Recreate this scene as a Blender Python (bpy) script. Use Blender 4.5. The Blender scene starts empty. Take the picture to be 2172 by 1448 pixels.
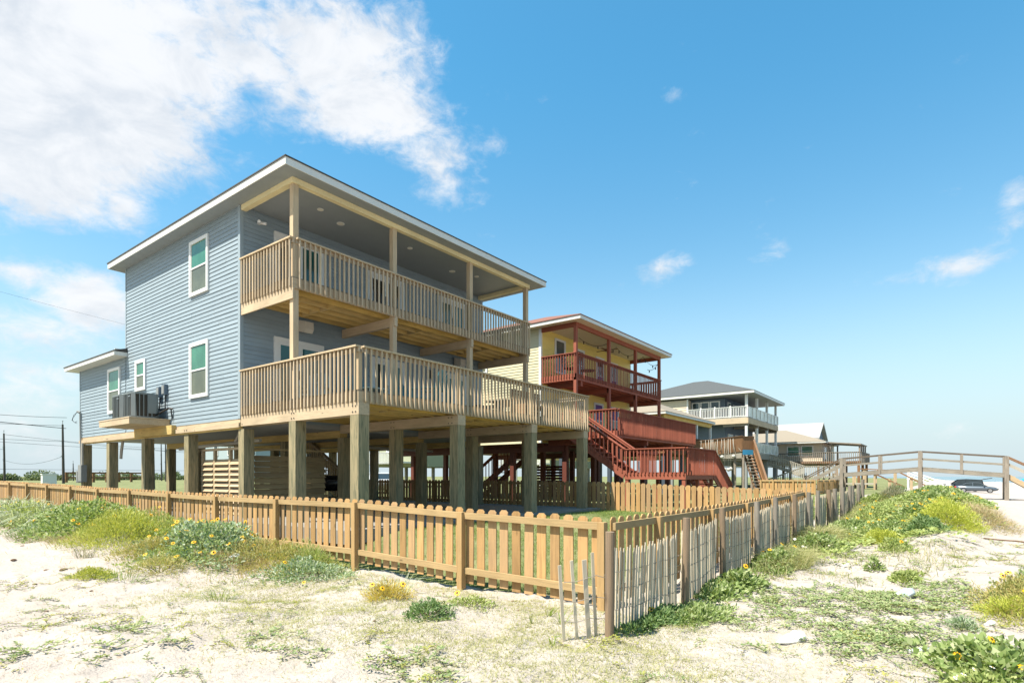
import bpy, math, random
import numpy as np
from math import radians as R, sin, cos, pi
random.seed(7); rng = np.random.default_rng(11)
S = bpy.context.scene
COL = S.collection

# ---------------------------------------------------------------- camera, sky, sun, exposure
cam = bpy.data.objects.new("camera", bpy.data.cameras.new("camera")); COL.objects.link(cam)
CAM = (-7.612, -14.684, 1.56)
cam.location = CAM
cam.rotation_euler = (R(90), 0, R(37.19 - 90))
cam.data.sensor_width = 36; cam.data.lens = 1212.5 / 2172 * 36; cam.data.shift_y = 286 / 2172
cam.data.clip_start = .05; cam.data.clip_end = 30000
S.camera = cam
S.render.resolution_x = 1024; S.render.resolution_y = 682
S.view_settings.view_transform = 'Standard'; S.view_settings.look = 'None'
S.view_settings.gamma = 1; S.view_settings.exposure = 1.2
SUN = (-.41, .16, .80)
SKY_STRENGTH = .069
sl = bpy.data.lights.new("sun", 'SUN'); sl.energy = 5.0; sl.angle = R(.5); sl.color = (1, .925, .80)
so = bpy.data.objects.new("sun", sl); COL.objects.link(so); so.location = (-20, 8, 40)
from mathutils import Vector, Matrix
so.rotation_euler = Vector(SUN).to_track_quat('Z', 'Y').to_euler()

class NT:
    """small node-tree helper"""
    def __init__(s, nt): s.n = nt.nodes; s.l = nt.links
    def add(s, typ, ins=None, **kw):
        nd = s.n.new(typ)
        for k, v in kw.items(): setattr(nd, k, v)
        for k, v in (ins or {}).items():
            sk = nd.inputs[k]
            if isinstance(v, bpy.types.NodeSocket): s.l.new(v, sk)
            else: sk.default_value = v
        return nd
    def m(s, op, a, b=0., c=None, clamp=False):
        nd = s.add('ShaderNodeMath', {0: a, 1: b}, operation=op, use_clamp=clamp)
        if c is not None:
            if isinstance(c, bpy.types.NodeSocket): s.l.new(c, nd.inputs[2])
            else: nd.inputs[2].default_value = c
        return nd.outputs[0]
    def mix(s, f, a, b, bt='MIX'):
        nd = s.add('ShaderNodeMix', data_type='RGBA', blend_type=bt)
        for i, v in ((0, f), (6, a), (7, b)):
            if isinstance(v, bpy.types.NodeSocket): s.l.new(v, nd.inputs[i])
            else: nd.inputs[i].default_value = v if i == 0 else (tuple(v) + (1,))[:4]
        return nd.outputs[2]
    def sm(s, v, lo, hi):
        return s.add('ShaderNodeMapRange', {0: v, 1: lo, 2: hi, 3: 0., 4: 1.}, interpolation_type='SMOOTHSTEP').outputs[0]
    def noise(s, vec, scale, detail=4, rough=.55, dist=0.):
        return s.add('ShaderNodeTexNoise', {'Vector': vec, 'Scale': scale, 'Detail': detail, 'Roughness': rough, 'Distortion': dist}).outputs[0]

w = bpy.data.worlds.new("World"); S.world = w; w.use_nodes = True
t = NT(w.node_tree); t.n.clear()
sky = t.add('ShaderNodeTexSky', sky_type='NISHITA', sun_disc=False)
sky.sun_elevation = math.asin(.80 / .913); sky.sun_rotation = math.atan2(SUN[0], SUN[1])
sky.altitude = 0; sky.air_density = 1.; sky.dust_density = .7; sky.ozone_density = 2.5
co = t.add('ShaderNodeTexCoord').outputs['Generated']
sp = t.add('ShaderNodeSeparateXYZ', {0: co})
HD = R(37.19)
fx, fy = cos(HD), sin(HD)
fwd = t.m('ADD', t.m('MULTIPLY', sp.outputs[0], fx), t.m('MULTIPLY', sp.outputs[1], fy))
rgt = t.m('SUBTRACT', t.m('MULTIPLY', sp.outputs[0], fy), t.m('MULTIPLY', sp.outputs[1], fx))
az = t.m('MULTIPLY', t.m('ARCTAN2', rgt, fwd), 57.2958)          # degrees clockwise from the bearing of the road of houses
el = t.m('MULTIPLY', t.m('ARCSINE', sp.outputs[2]), 57.2958)
tint = t.mix(t.sm(el, 4., 38.), (1.36, 1.50, 1.27), (.68, 1.60, 1.62))
hs = t.mix(1., sky.outputs[0], tint, 'MULTIPLY')
def cld(u, v, su, sv, a):                                         # bearing/elevation of a cloud and its angular half-sizes
    A = math.atan((u - 1086) / 1212.5); e = math.atan((1010 - v) / 1212.5 * cos(A))
    return (math.degrees(A), math.degrees(e), su / 1212.5 * 57.3 * cos(A) ** 2, sv / 1212.5 * 57.3 * cos(A) * cos(e) ** 2 , a)
CL = [cld(60, 120, 300, 210, 1.3), cld(40, 360, 230, 90, .85), cld(330, 260, 150, 130, .75), cld(440, 110, 200, 170, .85), cld(640, 160, 130, 120, .65), cld(760, 90, 160, 130, .95), cld(800, 240, 140, 80, .82),
      cld(700, 270, 130, 50, .4), cld(870, 120, 50, 130, .35), cld(965, 345, 115, 62, .52), cld(1040, 310, 44, 36, .45), cld(935, 415, 80, 50, .44), cld(275, 450, 52, 50, .50), cld(340, 410, 50, 40, .3), cld(190, 640, 105, 70, 1.0), cld(30, 575, 80, 28, .55),
      cld(60, 770, 210, 85, .60), cld(110, 710, 110, 40, .4), cld(1395, 590, 62, 40, .62), cld(1425, 555, 44, 30, .5), cld(1650, 530, 50, 32, .56), cld(1930, 588, 125, 30, .56), cld(2060, 555, 90, 34, .54),
      cld(1420, 205, 38, 26, .48), cld(2040, 912, 95, 26, .52), cld(2160, 400, 45, 45, .44), cld(2150, 470, 40, 22, .33), cld(150, 910, 280, 70, .38), cld(2000, 820, 70, 18, .25),
      (-110, 35, 40, 22, 1.0), (-160, 25, 40, 14, .9)]  # these two unseen clouds are added behind the view to whiten the fill
tot = None
for (ca, ce, sa, se, amp) in CL:
    da = t.m('DIVIDE', t.m('SUBTRACT', az, ca), sa); de = t.m('DIVIDE', t.m('SUBTRACT', el, ce), se)
    r2 = t.m('ADD', t.m('MULTIPLY', da, da), t.m('MULTIPLY', de, de))
    g = t.m('MULTIPLY', t.m('EXPONENT', t.m('MULTIPLY', r2, -.7)), amp)
    tot = g if tot is None else t.m('MAXIMUM', tot, t.m('ADD', t.m('MULTIPLY', tot, .6), t.m('MULTIPLY', g, .75)))
cv = t.add('ShaderNodeCombineXYZ', {0: t.m('MULTIPLY', az, .045), 1: t.m('MULTIPLY', el, .075), 2: 3.7}).outputs[0]
n1 = t.noise(cv, 2.3, 12, .62, .25)
n2 = t.noise(cv, 8.5, 8, .66, .4)
dens = t.m('ADD', tot, t.m('ADD', t.m('MULTIPLY', t.m('SUBTRACT', n1, .5), 1.15), t.m('MULTIPLY', t.m('SUBTRACT', n2, .5), .72)))
cover = t.m('MULTIPLY', t.sm(dens, .22, .68), t.m('ADD', .72, t.m('MULTIPLY', t.sm(dens, .35, .75), .28)))
n3 = t.noise(cv, 3.1, 7, .6, .4)
shade = t.sm(t.m('ADD', n3, t.m('MULTIPLY', t.sm(dens, .7, 1.5), .12)), .38, .72)
ccol = t.mix(shade, (6.3, 6.35, 6.45), (4.75, 5.05, 5.45))
hz = t.sm(el, 26., 0.)
hz = t.m('POWER', hz, 2.2)
base = t.mix(t.m('MULTIPLY', hz, .95), hs, (4.15, 4.95, 5.4))
fin = t.mix(t.m('MULTIPLY', cover, .94), base, ccol)
bg = t.add('ShaderNodeBackground', {'Color': fin, 'Strength': SKY_STRENGTH})
t.add('ShaderNodeOutputWorld', {0: bg.outputs[0]})

# ---------------------------------------------------------------- mesh and object helpers
class MB:
    def __init__(s): s.v = []; s.f = []; s.m = []; s.cur = 0
    def add(s, vs, fs):
        o = len(s.v); s.v += [tuple(p) for p in vs]
        for f in fs: s.f.append(tuple(i + o for i in f)); s.m.append(s.cur)
        return s
    def hexa(s, p): return s.add(p, [(0, 3, 2, 1), (4, 5, 6, 7), (0, 1, 5, 4), (1, 2, 6, 5), (2, 3, 7, 6), (3, 0, 4, 7)])
    def box(s, x0, x1, y0, y1, z0, z1):
        return s.hexa([(x0, y0, z0), (x1, y0, z0), (x1, y1, z0), (x0, y1, z0), (x0, y0, z1), (x1, y0, z1), (x1, y1, z1), (x0, y1, z1)])
    def bar(s, p, q, wd, ht, up=(0, 0, 1)):
        p = Vector(p); q = Vector(q); d = (q - p).normalized(); sd = d.cross(Vector(up))
        if sd.length < 1e-4: sd = d.cross(Vector((1, 0, 0)))
        sd.normalize(); u = sd.cross(d)
        a = sd * wd / 2; b = u * ht / 2
        return s.hexa([p - a - b, p + a - b, q + a - b, q - a - b, p - a + b, p + a + b, q + a + b, q - a + b])
    def tube(s, p, q, r, n=8, r2=None):
        p = Vector(p); q = Vector(q); d = (q - p).normalized(); r2 = r if r2 is None else r2
        a = d.cross(Vector((0, 0, 1)) if abs(d.z) < .9 else Vector((1, 0, 0))).normalized(); b = d.cross(a)
        vs = []
        for c, rr in ((p, r), (q, r2)):
            for i in range(n): A = 2 * pi * i / n; vs.append(c + a * cos(A) * rr + b * sin(A) * rr)
        return s.add(vs, [(i, (i + 1) % n, n + (i + 1) % n, n + i) for i in range(n)] + [tuple(range(n - 1, -1, -1)), tuple(range(n, 2 * n))])
    def path(s, pts, r, n=5):
        for i in range(len(pts) - 1): s.tube(pts[i], pts[i + 1], r, n)
        return s
    def prism(s, poly, dv):
        n = len(poly); dv = Vector(dv); vs = [Vector(p) for p in poly]; vs += [p + dv for p in vs]
        return s.add(vs, [tuple(range(n - 1, -1, -1)), tuple(range(n, 2 * n))] + [(i, (i + 1) % n, n + (i + 1) % n, n + i) for i in range(n)])
    def ball(s, c, rx, ry, rz, nu=10, nv=7):
        vs = [(c[0], c[1], c[2] - rz)]
        for j in range(1, nv):
            B = -pi / 2 + pi * j / nv
            for i in range(nu): A = 2 * pi * i / nu; vs.append((c[0] + rx * cos(A) * cos(B), c[1] + ry * sin(A) * cos(B), c[2] + rz * sin(B)))
        vs.append((c[0], c[1], c[2] + rz)); fs = [(0, 1 + (i + 1) % nu, 1 + i) for i in range(nu)]
        for j in range(nv - 2):
            for i in range(nu): a = 1 + j * nu; fs.append((a + i, a + (i + 1) % nu, a + nu + (i + 1) % nu, a + nu + i))
        a = 1 + (nv - 2) * nu; fs += [(a + i, a + (i + 1) % nu, len(vs) - 1) for i in range(nu)]
        return s.add(vs, fs)
    def build(s, name, mat, parent=None, smooth=False):
        me = bpy.data.meshes.new(name)
        o0 = org(parent)
        me.from_pydata([(x - o0[0], y - o0[1], z - o0[2]) for x, y, z in s.v], [], s.f)
        for mt in (mat if isinstance(mat, (list, tuple)) else [mat]): me.materials.append(mt)
        if any(s.m): me.polygons.foreach_set('material_index', s.m)
        if smooth: me.polygons.foreach_set('use_smooth', [True] * len(s.f))
        me.validate(); me.update()
        return link(name, me, parent)
def org(p):
    x = y = z = 0.
    while p is not None: x += p.location[0]; y += p.location[1]; z += p.location[2]; p = p.parent
    return (x, y, z)
def link(name, me, parent=None):
    o = bpy.data.objects.new(name, me); COL.objects.link(o)
    if parent is not None: o.parent = parent
    return o
def tag(o, label, cat, group=None, kind=None):
    if label: o['label'] = label
    if cat: o['category'] = cat
    if group: o['group'] = group
    if kind: o['kind'] = kind
    return o
def thing(name, label, cat, loc=(0, 0, 0), group=None):
    o = bpy.data.objects.new(name, None); COL.objects.link(o); o.location = loc; o.empty_display_size = .2
    return tag(o, label, cat, group)
def struct(o): o['kind'] = 'structure'; return o
def copy_tree(o, parent=None):
    c = o.copy(); COL.objects.link(c)
    if parent is not None: c.parent = parent
    for ch in list(o.children): copy_tree(ch, c)
    return c

# ---------------------------------------------------------------- materials
M = {}
ALB = .62                                                          # common scale of the paint and wood swatches
ALBX = {'white': .78, 'fascia': .74, 'beam_paint': 1., 'red': .70, 'picket': .70, 'picket_post': .68, 'deck_wood': .70, 'deck_wood_y': .68, 'deck_wood_x': .68, 'joist_x': 1.2, 'joist_y': 1.0, 'yellow_siding': .95, 'cream_ceiling': 1.0, 'tan_siding': .95, 'ac_metal': 1., 'weathered': .8, 'yellow_siding_lit': .72, 'siding_blue': .68, 'trim_blue': .68, 'black': 1., 'black_gloss': 1., 'tyre': 1., 'car_grey': 1., 'car_black': 1., 'wire': 1., 'petal': .9, 'plastic_white': .85, 'slat': .82, 'white': .8, 'tail_red': 1., 'red_bright': 1., 'blue_bright': 1., 'sign_blue': .9, 'pole': .9, 'petal_white': .85, 'ceiling': 1.25, 'speaker_white': .8, 'lens': .9}
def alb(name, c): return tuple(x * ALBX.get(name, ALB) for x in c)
def newmat(name, rough=.7, spec=.3):
    m = bpy.data.materials.new(name); m.use_nodes = True; nt = NT(m.node_tree)
    b = nt.n['Principled BSDF']; b.inputs['Roughness'].default_value = rough; b.inputs['Specular IOR Level'].default_value = spec
    M[name] = m
    return nt, b
def paint(name, c, rough=.6, spec=.3, var=.06, isl=.05, metal=0., sc=3.):
    c = alb(name, c); nt, b = newmat(name, rough, spec); b.inputs['Metallic'].default_value = metal
    pos = nt.add('ShaderNodeTexCoord').outputs['Object']
    n = nt.noise(pos, sc, 6, .65)
    g = nt.add('ShaderNodeNewGeometry').outputs['Random Per Island']
    f = nt.m('ADD', nt.m('ADD', nt.m('MULTIPLY', nt.m('SUBTRACT', n, .5), var * 4), 1.), nt.m('MULTIPLY', nt.m('SUBTRACT', g, .5), isl * 2))
    nt.l.new(nt.mix(1., c, nt.add('ShaderNodeCombineColor', {0: f, 1: f, 2: f}).outputs[0], 'MULTIPLY'), b.inputs['Base Color'])
    return M[name]
def wood(name, c, ax='z', isl=.16, grain=.22, rough=.75, c2=None, knots=True, ks=5.):
    """boards: grain stretched along ax, each board (mesh island) shifted and tinted on its own"""
    c = alb(name, c); c2 = alb(name, c2) if c2 else None
    nt, b = newmat(name, rough, .25)
    pos = nt.add('ShaderNodeTexCoord').outputs['Object']
    rnd = nt.add('ShaderNodeNewGeometry').outputs['Random Per Island']
    off = nt.add('ShaderNodeCombineXYZ', {0: nt.m('MULTIPLY', rnd, 37.), 1: nt.m('MULTIPLY', rnd, 91.), 2: nt.m('MULTIPLY', rnd, 53.)}).outputs[0]
    pv = nt.add('ShaderNodeVectorMath', {0: pos, 1: off}, operation='ADD').outputs[0]
    sc = {'x': (1.2, 16, 16), 'y': (16, 1.2, 16), 'z': (16, 16, 1.2)}[ax]
    gv = nt.add('ShaderNodeVectorMath', {0: pv, 1: sc}, operation='MULTIPLY').outputs[0]
    gr = nt.noise(gv, 1.6, 5, .6, .8)
    big = nt.noise(pv, 1.3, 3, .5)
    c2 = c2 or tuple(x * .62 for x in c)
    col = nt.mix(nt.m('MULTIPLY', nt.sm(gr, .38, .72), grain * 2.6), c, c2)
    f = nt.m('ADD', nt.m('ADD', 1., nt.m('MULTIPLY', nt.m('SUBTRACT', rnd, .5), isl * 2)), nt.m('MULTIPLY', nt.m('SUBTRACT', big, .5), .5))
    col = nt.mix(1., col, nt.add('ShaderNodeCombineColor', {0: f, 1: f, 2: f}).outputs[0], 'MULTIPLY')
    grey = nt.sm(nt.m('FRACT', nt.m('MULTIPLY', rnd, 7.31)), .35, 1.)
    col = nt.mix(nt.m('MULTIPLY', grey, .38), col, tuple(.55 * x + .45 * sum(c) / 3 * .92 for x in c))
    if knots:
        ksc = {'x': (.35, 1, 1), 'y': (1, .35, 1), 'z': (1, 1, .35)}[ax]
        kv = nt.add('ShaderNodeVectorMath', {0: pv, 1: ksc}, operation='MULTIPLY').outputs[0]
        vo = nt.add('ShaderNodeTexVoronoi', {'Vector': kv, 'Scale': ks}).outputs['Distance']
        col = nt.mix(nt.m('MULTIPLY', nt.sm(vo, .11, .03), .75), col, tuple(x * .3 for x in c))
    nt.l.new(col, b.inputs['Base Color'])
    bp = nt.add('ShaderNodeBump', {'Strength': .25, 'Distance': .01, 'Height': gr})
    nt.l.new(bp.outputs[0], b.inputs['Normal'])
    return M[name]
def leafmat(name, cols, transl=.35, rough=.55):
    cols = [tuple(min(.7, x * ALBX.get(name, .92)) for x in c) for c in cols]
    nt, b = newmat(name, rough, .25)
    rnd = nt.add('ShaderNodeNewGeometry').outputs['Random Per Island']
    rp = nt.add('ShaderNodeValToRGB', {0: rnd}); e = rp.color_ramp.elements
    while len(e) < len(cols): e.new(.5)
    for i, c in enumerate(cols): e[i].position = i / max(1, len(cols) - 1); e[i].color = tuple(c) + (1,)
    nt.l.new(rp.outputs[0], b.inputs['Base Color'])
    tr = nt.add('ShaderNodeBsdfTranslucent', {0: nt.mix(1., rp.outputs[0], (1.1, 1.15, .6), 'MULTIPLY')})
    mx = nt.add('ShaderNodeMixShader', {0: transl, 1: b.outputs[0], 2: tr.outputs[0]})
    nt.l.new(mx.outputs[0], nt.n['Material Output'].inputs[0])
    return M[name]
def glass(name, c, rough=.04, stripe=0., spec=.6, ax=2):
    nt, b = newmat(name, rough, spec)
    pos = nt.add('ShaderNodeTexCoord').outputs['Object']
    n = nt.noise(pos, 1.1, 3)
    col = nt.mix(nt.sm(n, .3, .7), tuple(x * .75 for x in c), tuple(min(1, x * 1.2) for x in c))
    if stripe:
        z = nt.add('ShaderNodeSeparateXYZ', {0: pos}).outputs[ax]
        wv = nt.m('FRACT', nt.m('MULTIPLY', z, stripe))
        col = nt.mix(nt.m('MULTIPLY', nt.sm(wv, .55, .95), .45), col, tuple(x * .55 for x in c))
    nt.l.new(col, b.inputs['Base Color'])
    return M[name]

paint('siding_blue', (.34, .42, .475), .55, .35, .045, .06)
paint('trim_blue', (.37, .45, .50), .5, .35, .02, 0)
paint('white', (.80, .80, .78), .45, .4, .03, .03)
paint('fascia', (.78, .78, .74), .5, .3, .04, .02)
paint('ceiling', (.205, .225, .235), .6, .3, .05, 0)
paint('underside', (.50, .51, .52), .7, .2, .06, .02)
paint('shingle', (.11, .105, .10), .9, .2, .15, 0, sc=30)
wood('beam_paint', (.70, .60, .36), 'y', .05, .1, knots=False)
wood('deck_wood', (.65, .50, .325), 'z', .16, .18)
wood('deck_wood_x', (.60, .46, .30), 'x', .14, .2)
wood('decking', (.40, .32, .225), 'x', .14, .25)
wood('deck_wood_y', (.66, .515, .345), 'y', .12, .2)
wood('joist_x', (.50, .35, .115), 'x', .2, .3)
wood('joist_y', (.50, .36, .14), 'y', .2, .3)
wood('pile', (.46, .38, .225), 'z', .2, .40, c2=(.19, .19, .115), ks=2.2)
wood('picket', (.57, .345, .145), 'z', .24, .3)
wood('picket_post', (.56, .365, .165), 'z', .1, .2)
wood('picket_rail', (.60, .42, .21), 'y', .1, .2)
wood('picket_rail_x', (.52, .37, .185), 'x', .1, .2)
wood('grey_wood', (.40, .36, .295), 'y', .15, .25, c2=(.18, .16, .14))
wood('rail_dark', (.20, .16, .125), 'y', .2, .3, c2=(.10, .085, .07))
wood('grey_wood_z', (.40, .345, .28), 'z', .15, .25, c2=(.17, .15, .13))
wood('weathered', (.44, .41, .345), 'z', .18, .2, knots=False)
wood('slat', (.60, .51, .375), 'z', .2, .2, c2=(.40, .34, .26), knots=False)
wood('round_post', (.36, .255, .165), 'z', .25, .35, c2=(.22, .17, .13), ks=3.)
wood('round_post_grey', (.36, .315, .26), 'z', .2, .35, c2=(.22, .19, .16), ks=3.)
wood('brown_wood', (.33, .175, .085), 'z', .2, .25)
wood('louver', (.66, .50, .31), 'y', .1, .2)
wood('louver_x', (.52, .40, .22), 'x', .12, .25)
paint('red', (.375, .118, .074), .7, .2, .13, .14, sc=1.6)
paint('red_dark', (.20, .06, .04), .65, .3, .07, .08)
paint('yellow_siding', (.79, .63, .20), .5, .3, .03, .04)
paint('yellow_siding_lit', (.76, .70, .47), .5, .3, .03, .03)  # paler copy of yellow_siding, sunlight on the side wall put into its colour
paint('cream_ceiling', (.62, .56, .42), .6, .3, .04, .05)
paint('shingle_red', (.30, .145, .11), .9, .2, .3, 0, sc=14)
paint('shingle_tan', (.36, .31, .245), .9, .2, .14, 0, sc=10)
paint('shingle_grey', (.12, .13, .135), .9, .2, .2, 0, sc=9)
paint('metal_roof', (.47, .465, .45), .4, .5, .03, .02)
paint('slate_siding', (.17, .225, .29), .55, .3, .05, .06)
paint('slate_dark', (.10, .13, .17), .55, .3, .05, .06)
paint('tan_siding', (.60, .52, .40), .6, .3, .04, .05)
paint('pale_green', (.42, .45, .31), .6, .3, .04, .03)
paint('pale_blue', (.50, .60, .64), .6, .3, .04, .03)
paint('ac_metal', (.17, .19, .19), .45, .5, .03, 0, metal=.3)
paint('ac_fin', (.075, .065, .05), .6, .3, .2, .1, metal=.2, sc=40)
paint('black', (.012, .012, .013), .5, .4, .1, 0)
paint('black_gloss', (.012, .012, .014), .25, .5, .1, 0)
paint('grey_box', (.34, .35, .34), .5, .4, .03, 0)
paint('pvc', (.62, .58, .50), .4, .4, .04, .03)
paint('concrete', (.36, .34, .31), .85, .2, .12, 0, sc=4)
paint('teal', (.10, .30, .36), .5, .4, .05, .05)
paint('teal_pale', (.36, .52, .56), .5, .4, .05, .05)
paint('wire', (.02, .02, .022), .6, .3, 0, 0)
wood('pole', (.085, .075, .065), 'z', .1, .3, knots=False)
paint('speaker_white', (.62, .58, .50), .5, .4, .03, 0)
paint('lens', (.75, .70, .58), .4, .4, .02, 0)
paint('plastic_white', (.80, .82, .84), .35, .5, .03, .02)
paint('plastic_clear', (.60, .67, .72), .2, .6, .08, .05)
paint('sign_blue', (.05, .27, .46), .5, .3, .05, 0)
paint('car_grey', (.115, .14, .17), .22, .6, .01, 0, metal=.4)
paint('car_black', (.012, .013, .018), .15, .6, .01, 0)
paint('car_white', (.72, .74, .76), .25, .6, .01, 0)
paint('tyre', (.02, .02, .02), .85, .2, .1, 0)
paint('rim', (.55, .55, .56), .3, .6, .02, .05, metal=.7)
paint('tail_red', (.55, .02, .02), .25, .6, .02, 0)
paint('head_glass', (.70, .72, .74), .12, .6, .02, 0)
paint('red_bright', (.70, .10, .06), .5, .3, .05, 0)
paint('blue_bright', (.03, .25, .62), .5, .3, .05, 0)
paint('aqua', (.10, .55, .50), .5, .3, .1, 0)
paint('purple', (.16, .05, .30), .5, .3, .05, 0)
paint('rope', (.52, .45, .34), .8, .2, .1, .1)
paint('float_white', (.68, .66, .58), .5, .4, .06, .1)
paint('fish_net', (.10, .12, .08), .8, .2, .1, .2)
paint('skin', (.45, .27, .19), .6, .3, .03, 0)
paint('bolt', (.06, .06, .055), .5, .5, .05, 0)
glass('pane_green', (.05, .17, .10), .04, 24.)
glass('pane_screen', (.115, .125, .085), .25, 40., .35)
glass('pane_teal', (.015, .085, .08), .04)
glass('pane_black', (.006, .008, .008), .05)
glass('pane_dark', (.03, .05, .055), .04)
glass('pane_grey', (.10, .11, .10), .06, 20.)
glass('car_glass', (.02, .03, .035), .03)
glass('privacy_panel', (.50, .52, .47), .25)
leafmat('leaf_sun', [(.13, .20, .055), (.22, .30, .095), (.31, .38, .15), (.42, .46, .26)])
leafmat('leaf_blue', [(.14, .23, .11), (.25, .34, .19), (.36, .43, .29), (.48, .52, .40)])
leafmat('leaf_yel', [(.22, .27, .05), (.35, .38, .08), (.46, .47, .11), (.52, .49, .14)])
leafmat('leaf_brightyel', [(.30, .36, .05), (.46, .49, .08), (.58, .56, .14)])
leafmat('leaf_olive', [(.24, .25, .08), (.37, .35, .12), (.46, .41, .15), (.40, .29, .14)])
leafmat('leaf_lime', [(.20, .27, .07), (.32, .38, .13), (.43, .46, .20)])
leafmat('leaf_orange', [(.52, .36, .09), (.58, .46, .11), (.46, .42, .14)])
leafmat('leaf_dark', [(.10, .18, .06), (.17, .26, .10), (.26, .34, .16)])
leafmat('leaf_silver', [(.26, .31, .20), (.40, .45, .33), (.54, .56, .46)])
leafmat('leaf_vine', [(.13, .20, .07), (.22, .29, .12), (.33, .38, .18), (.42, .43, .24)])
leafmat('leaf_vine_yel', [(.28, .29, .07), (.40, .38, .10), (.22, .27, .06)])
leafmat('grass_green', [(.10, .18, .035), (.18, .26, .06), (.30, .34, .11)])
leafmat('grass_pale', [(.27, .29, .11), (.38, .37, .17), (.48, .44, .25)])
leafmat('grass_dry', [(.42, .34, .19), (.52, .43, .27), (.35, .28, .17), (.44, .31, .17)])
leafmat('grass_grey', [(.20, .20, .14), (.30, .29, .20), (.26, .22, .15)])
leafmat('petal', [(.85, .42, .01), (.90, .52, .02), (.80, .35, .01)], .2)
leafmat('petal_white', [(.80, .79, .72), (.85, .85, .80)], .2)
leafmat('crown', [(.10, .14, .085), (.15, .19, .11), (.20, .23, .13)])  # far scrub leaves, lightened with distance haze put into the colours
paint('flower_eye', (.06, .015, .006), .8, .1, .05, 0)
paint('stem', (.20, .17, .09), .8, .2, .1, .1)
paint('twig', (.24, .155, .10), .85, .2, .15, .1)

# ---------------------------------------------------------------- terrain
def vnoise(x, y, seed=0):
    x = np.asarray(x, float); y = np.asarray(y, float)
    xi = np.floor(x).astype(np.int64); yi = np.floor(y).astype(np.int64); xf = x - xi; yf = y - yi
    def h(i, j):
        n = (i * 374761393 + j * 668265263 + seed * 974634777) & 0x7fffffff
        n = ((n ^ (n >> 13)) * 1274126177) & 0x7fffffff
        return ((n ^ (n >> 16)) & 0xffff) / 65535.
    u = xf * xf * (3 - 2 * xf); v = yf * yf * (3 - 2 * yf)
    return (h(xi, yi) * (1 - u) + h(xi + 1, yi) * u) * (1 - v) + (h(xi, yi + 1) * (1 - u) + h(xi + 1, yi + 1) * u) * v
def fbm(x, y, seed=0, o=4):
    r = 0; a = .5
    for k in range(o): r = r + a * (vnoise(x * 2 ** k + 17.3 * k, y * 2 ** k - 9.1 * k, seed + k) - .5); a *= .5
    return r
def ss(v, lo, hi):
    k = np.clip((np.asarray(v, float) - lo) / (hi - lo), 0, 1); return k * k * (3 - 2 * k)
def gauss(x, y, cx, cy, sx, sy, h, rot=0.):
    c, s = cos(rot), sin(rot); dx = x - cx; dy = y - cy
    return h * np.exp(-(((dx * c + dy * s) / sx) ** 2 + ((-dx * s + dy * c) / sy) ** 2))
def T(x, y, fine=True):
    x = np.asarray(x, float); y = np.asarray(y, float)
    yard = ss(x, -1.4, 1.2) * ss(y, -11.2, -6.0)
    z = .40 * yard + .25 * ss(y, -8, 16) * (1 - yard) * ss(x, -14, -2)
    z = z + .16 * ss(x, 0, 18) * (1 - yard)
    sea = ss(y, -11.8, -17.)                                         # dune foot and beach, falling to the water
    z = z * (1 - .6 * sea * ss(x, 8, 40)) - .95 * ss(y, -15.5, -30) * ss(x, 20, 75) - .7 * ss(x, 45, 95) * ss(y, -9, -15) * (1 - .6 * ss(y, -20, -30)) - .9 * ss(y, -34, -52) - 1.5 * ss(y, -52, -90)
    z = z - 3.2 * ss(x, 250, 340) * ss(y - (-47 + .43 * np.clip(x - 360, 0, 4000)), 10, -12)
    # hummocks of the dune right of the sand fence, and the low bank under the bushes by the fence
    z = z + gauss(x, y, 20.5, -14.2, 6.5, 1.7, .80, -.10) + gauss(x, y, 12.5, -14.9, 4.2, .9, .46, -.18) + gauss(x, y, 6.8, -14.6, 2.6, .6, .22, -.2) + gauss(x, y, 4.0, -15.4, 2.0, .5, .16, -.3) + gauss(x, y, 34, -10.5, 5, 3, .25)
    z = z + gauss(x, y, -2.6, 2.5, 1.0, 6.5, .17) + gauss(x, y, -3.0, -3.2, .9, 2.2, .10)
    out = 1 - .75 * yard
    z = z + (fbm(x * .35, y * .35, 3) * .22 + fbm(x * 1.1, y * 1.1, 9) * .085) * out * (1 - .6 * ss(np.hypot(x + 7.6, y + 14.7), 30, 120))
    if fine:
        near = 1 - ss(np.hypot(x + 7.6, y + 14.7), 14, 30)
        z = z + (fbm(x * 2.6, y * 3.3, 21, 4) * .11 + fbm(x * 8., y * 10., 31, 3) * .05 - .03 * np.maximum(0, fbm(x * 2.2, y * 2.2, 37, 2) - .08)) * near * out
    return z
def tz(x, y): return float(T(np.array([x]), np.array([y]), True)[0])
def axis_pts(c, lo, hi, d0, dense, grow):
    a = [0.]; d = d0
    while a[-1] < hi - c: a.append(a[-1] + d); d = d0 if a[-1] < dense else d * grow
    b = [0.]; d = d0
    while b[-1] < c - lo: b.append(b[-1] + d); d = d0 if b[-1] < dense else d * grow
    return np.array([c - v for v in b[:0:-1]] + [c + v for v in a])
xs = axis_pts(0, -5000, 9000, .055, 8.5, 1.035); ys = axis_pts(-11, -4000, 6000, .055, 6.5, 1.035)
gx, gy = np.meshgrid(xs, ys)
gz = T(gx, gy)
nx_, ny_ = len(xs), len(ys)
me = bpy.data.meshes.new('sand_ground')
V = np.stack([gx.ravel(), gy.ravel(), gz.ravel()], 1)
idx = np.arange(nx_ * ny_).reshape(ny_, nx_)
Fq = np.stack([idx[:-1, :-1], idx[:-1, 1:], idx[1:, 1:], idx[1:, :-1]], -1).reshape(-1, 4)
me.vertices.add(len(V)); me.vertices.foreach_set('co', V.ravel())
me.loops.add(Fq.size); me.loops.foreach_set('vertex_index', Fq.ravel().astype(np.int32))
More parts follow.
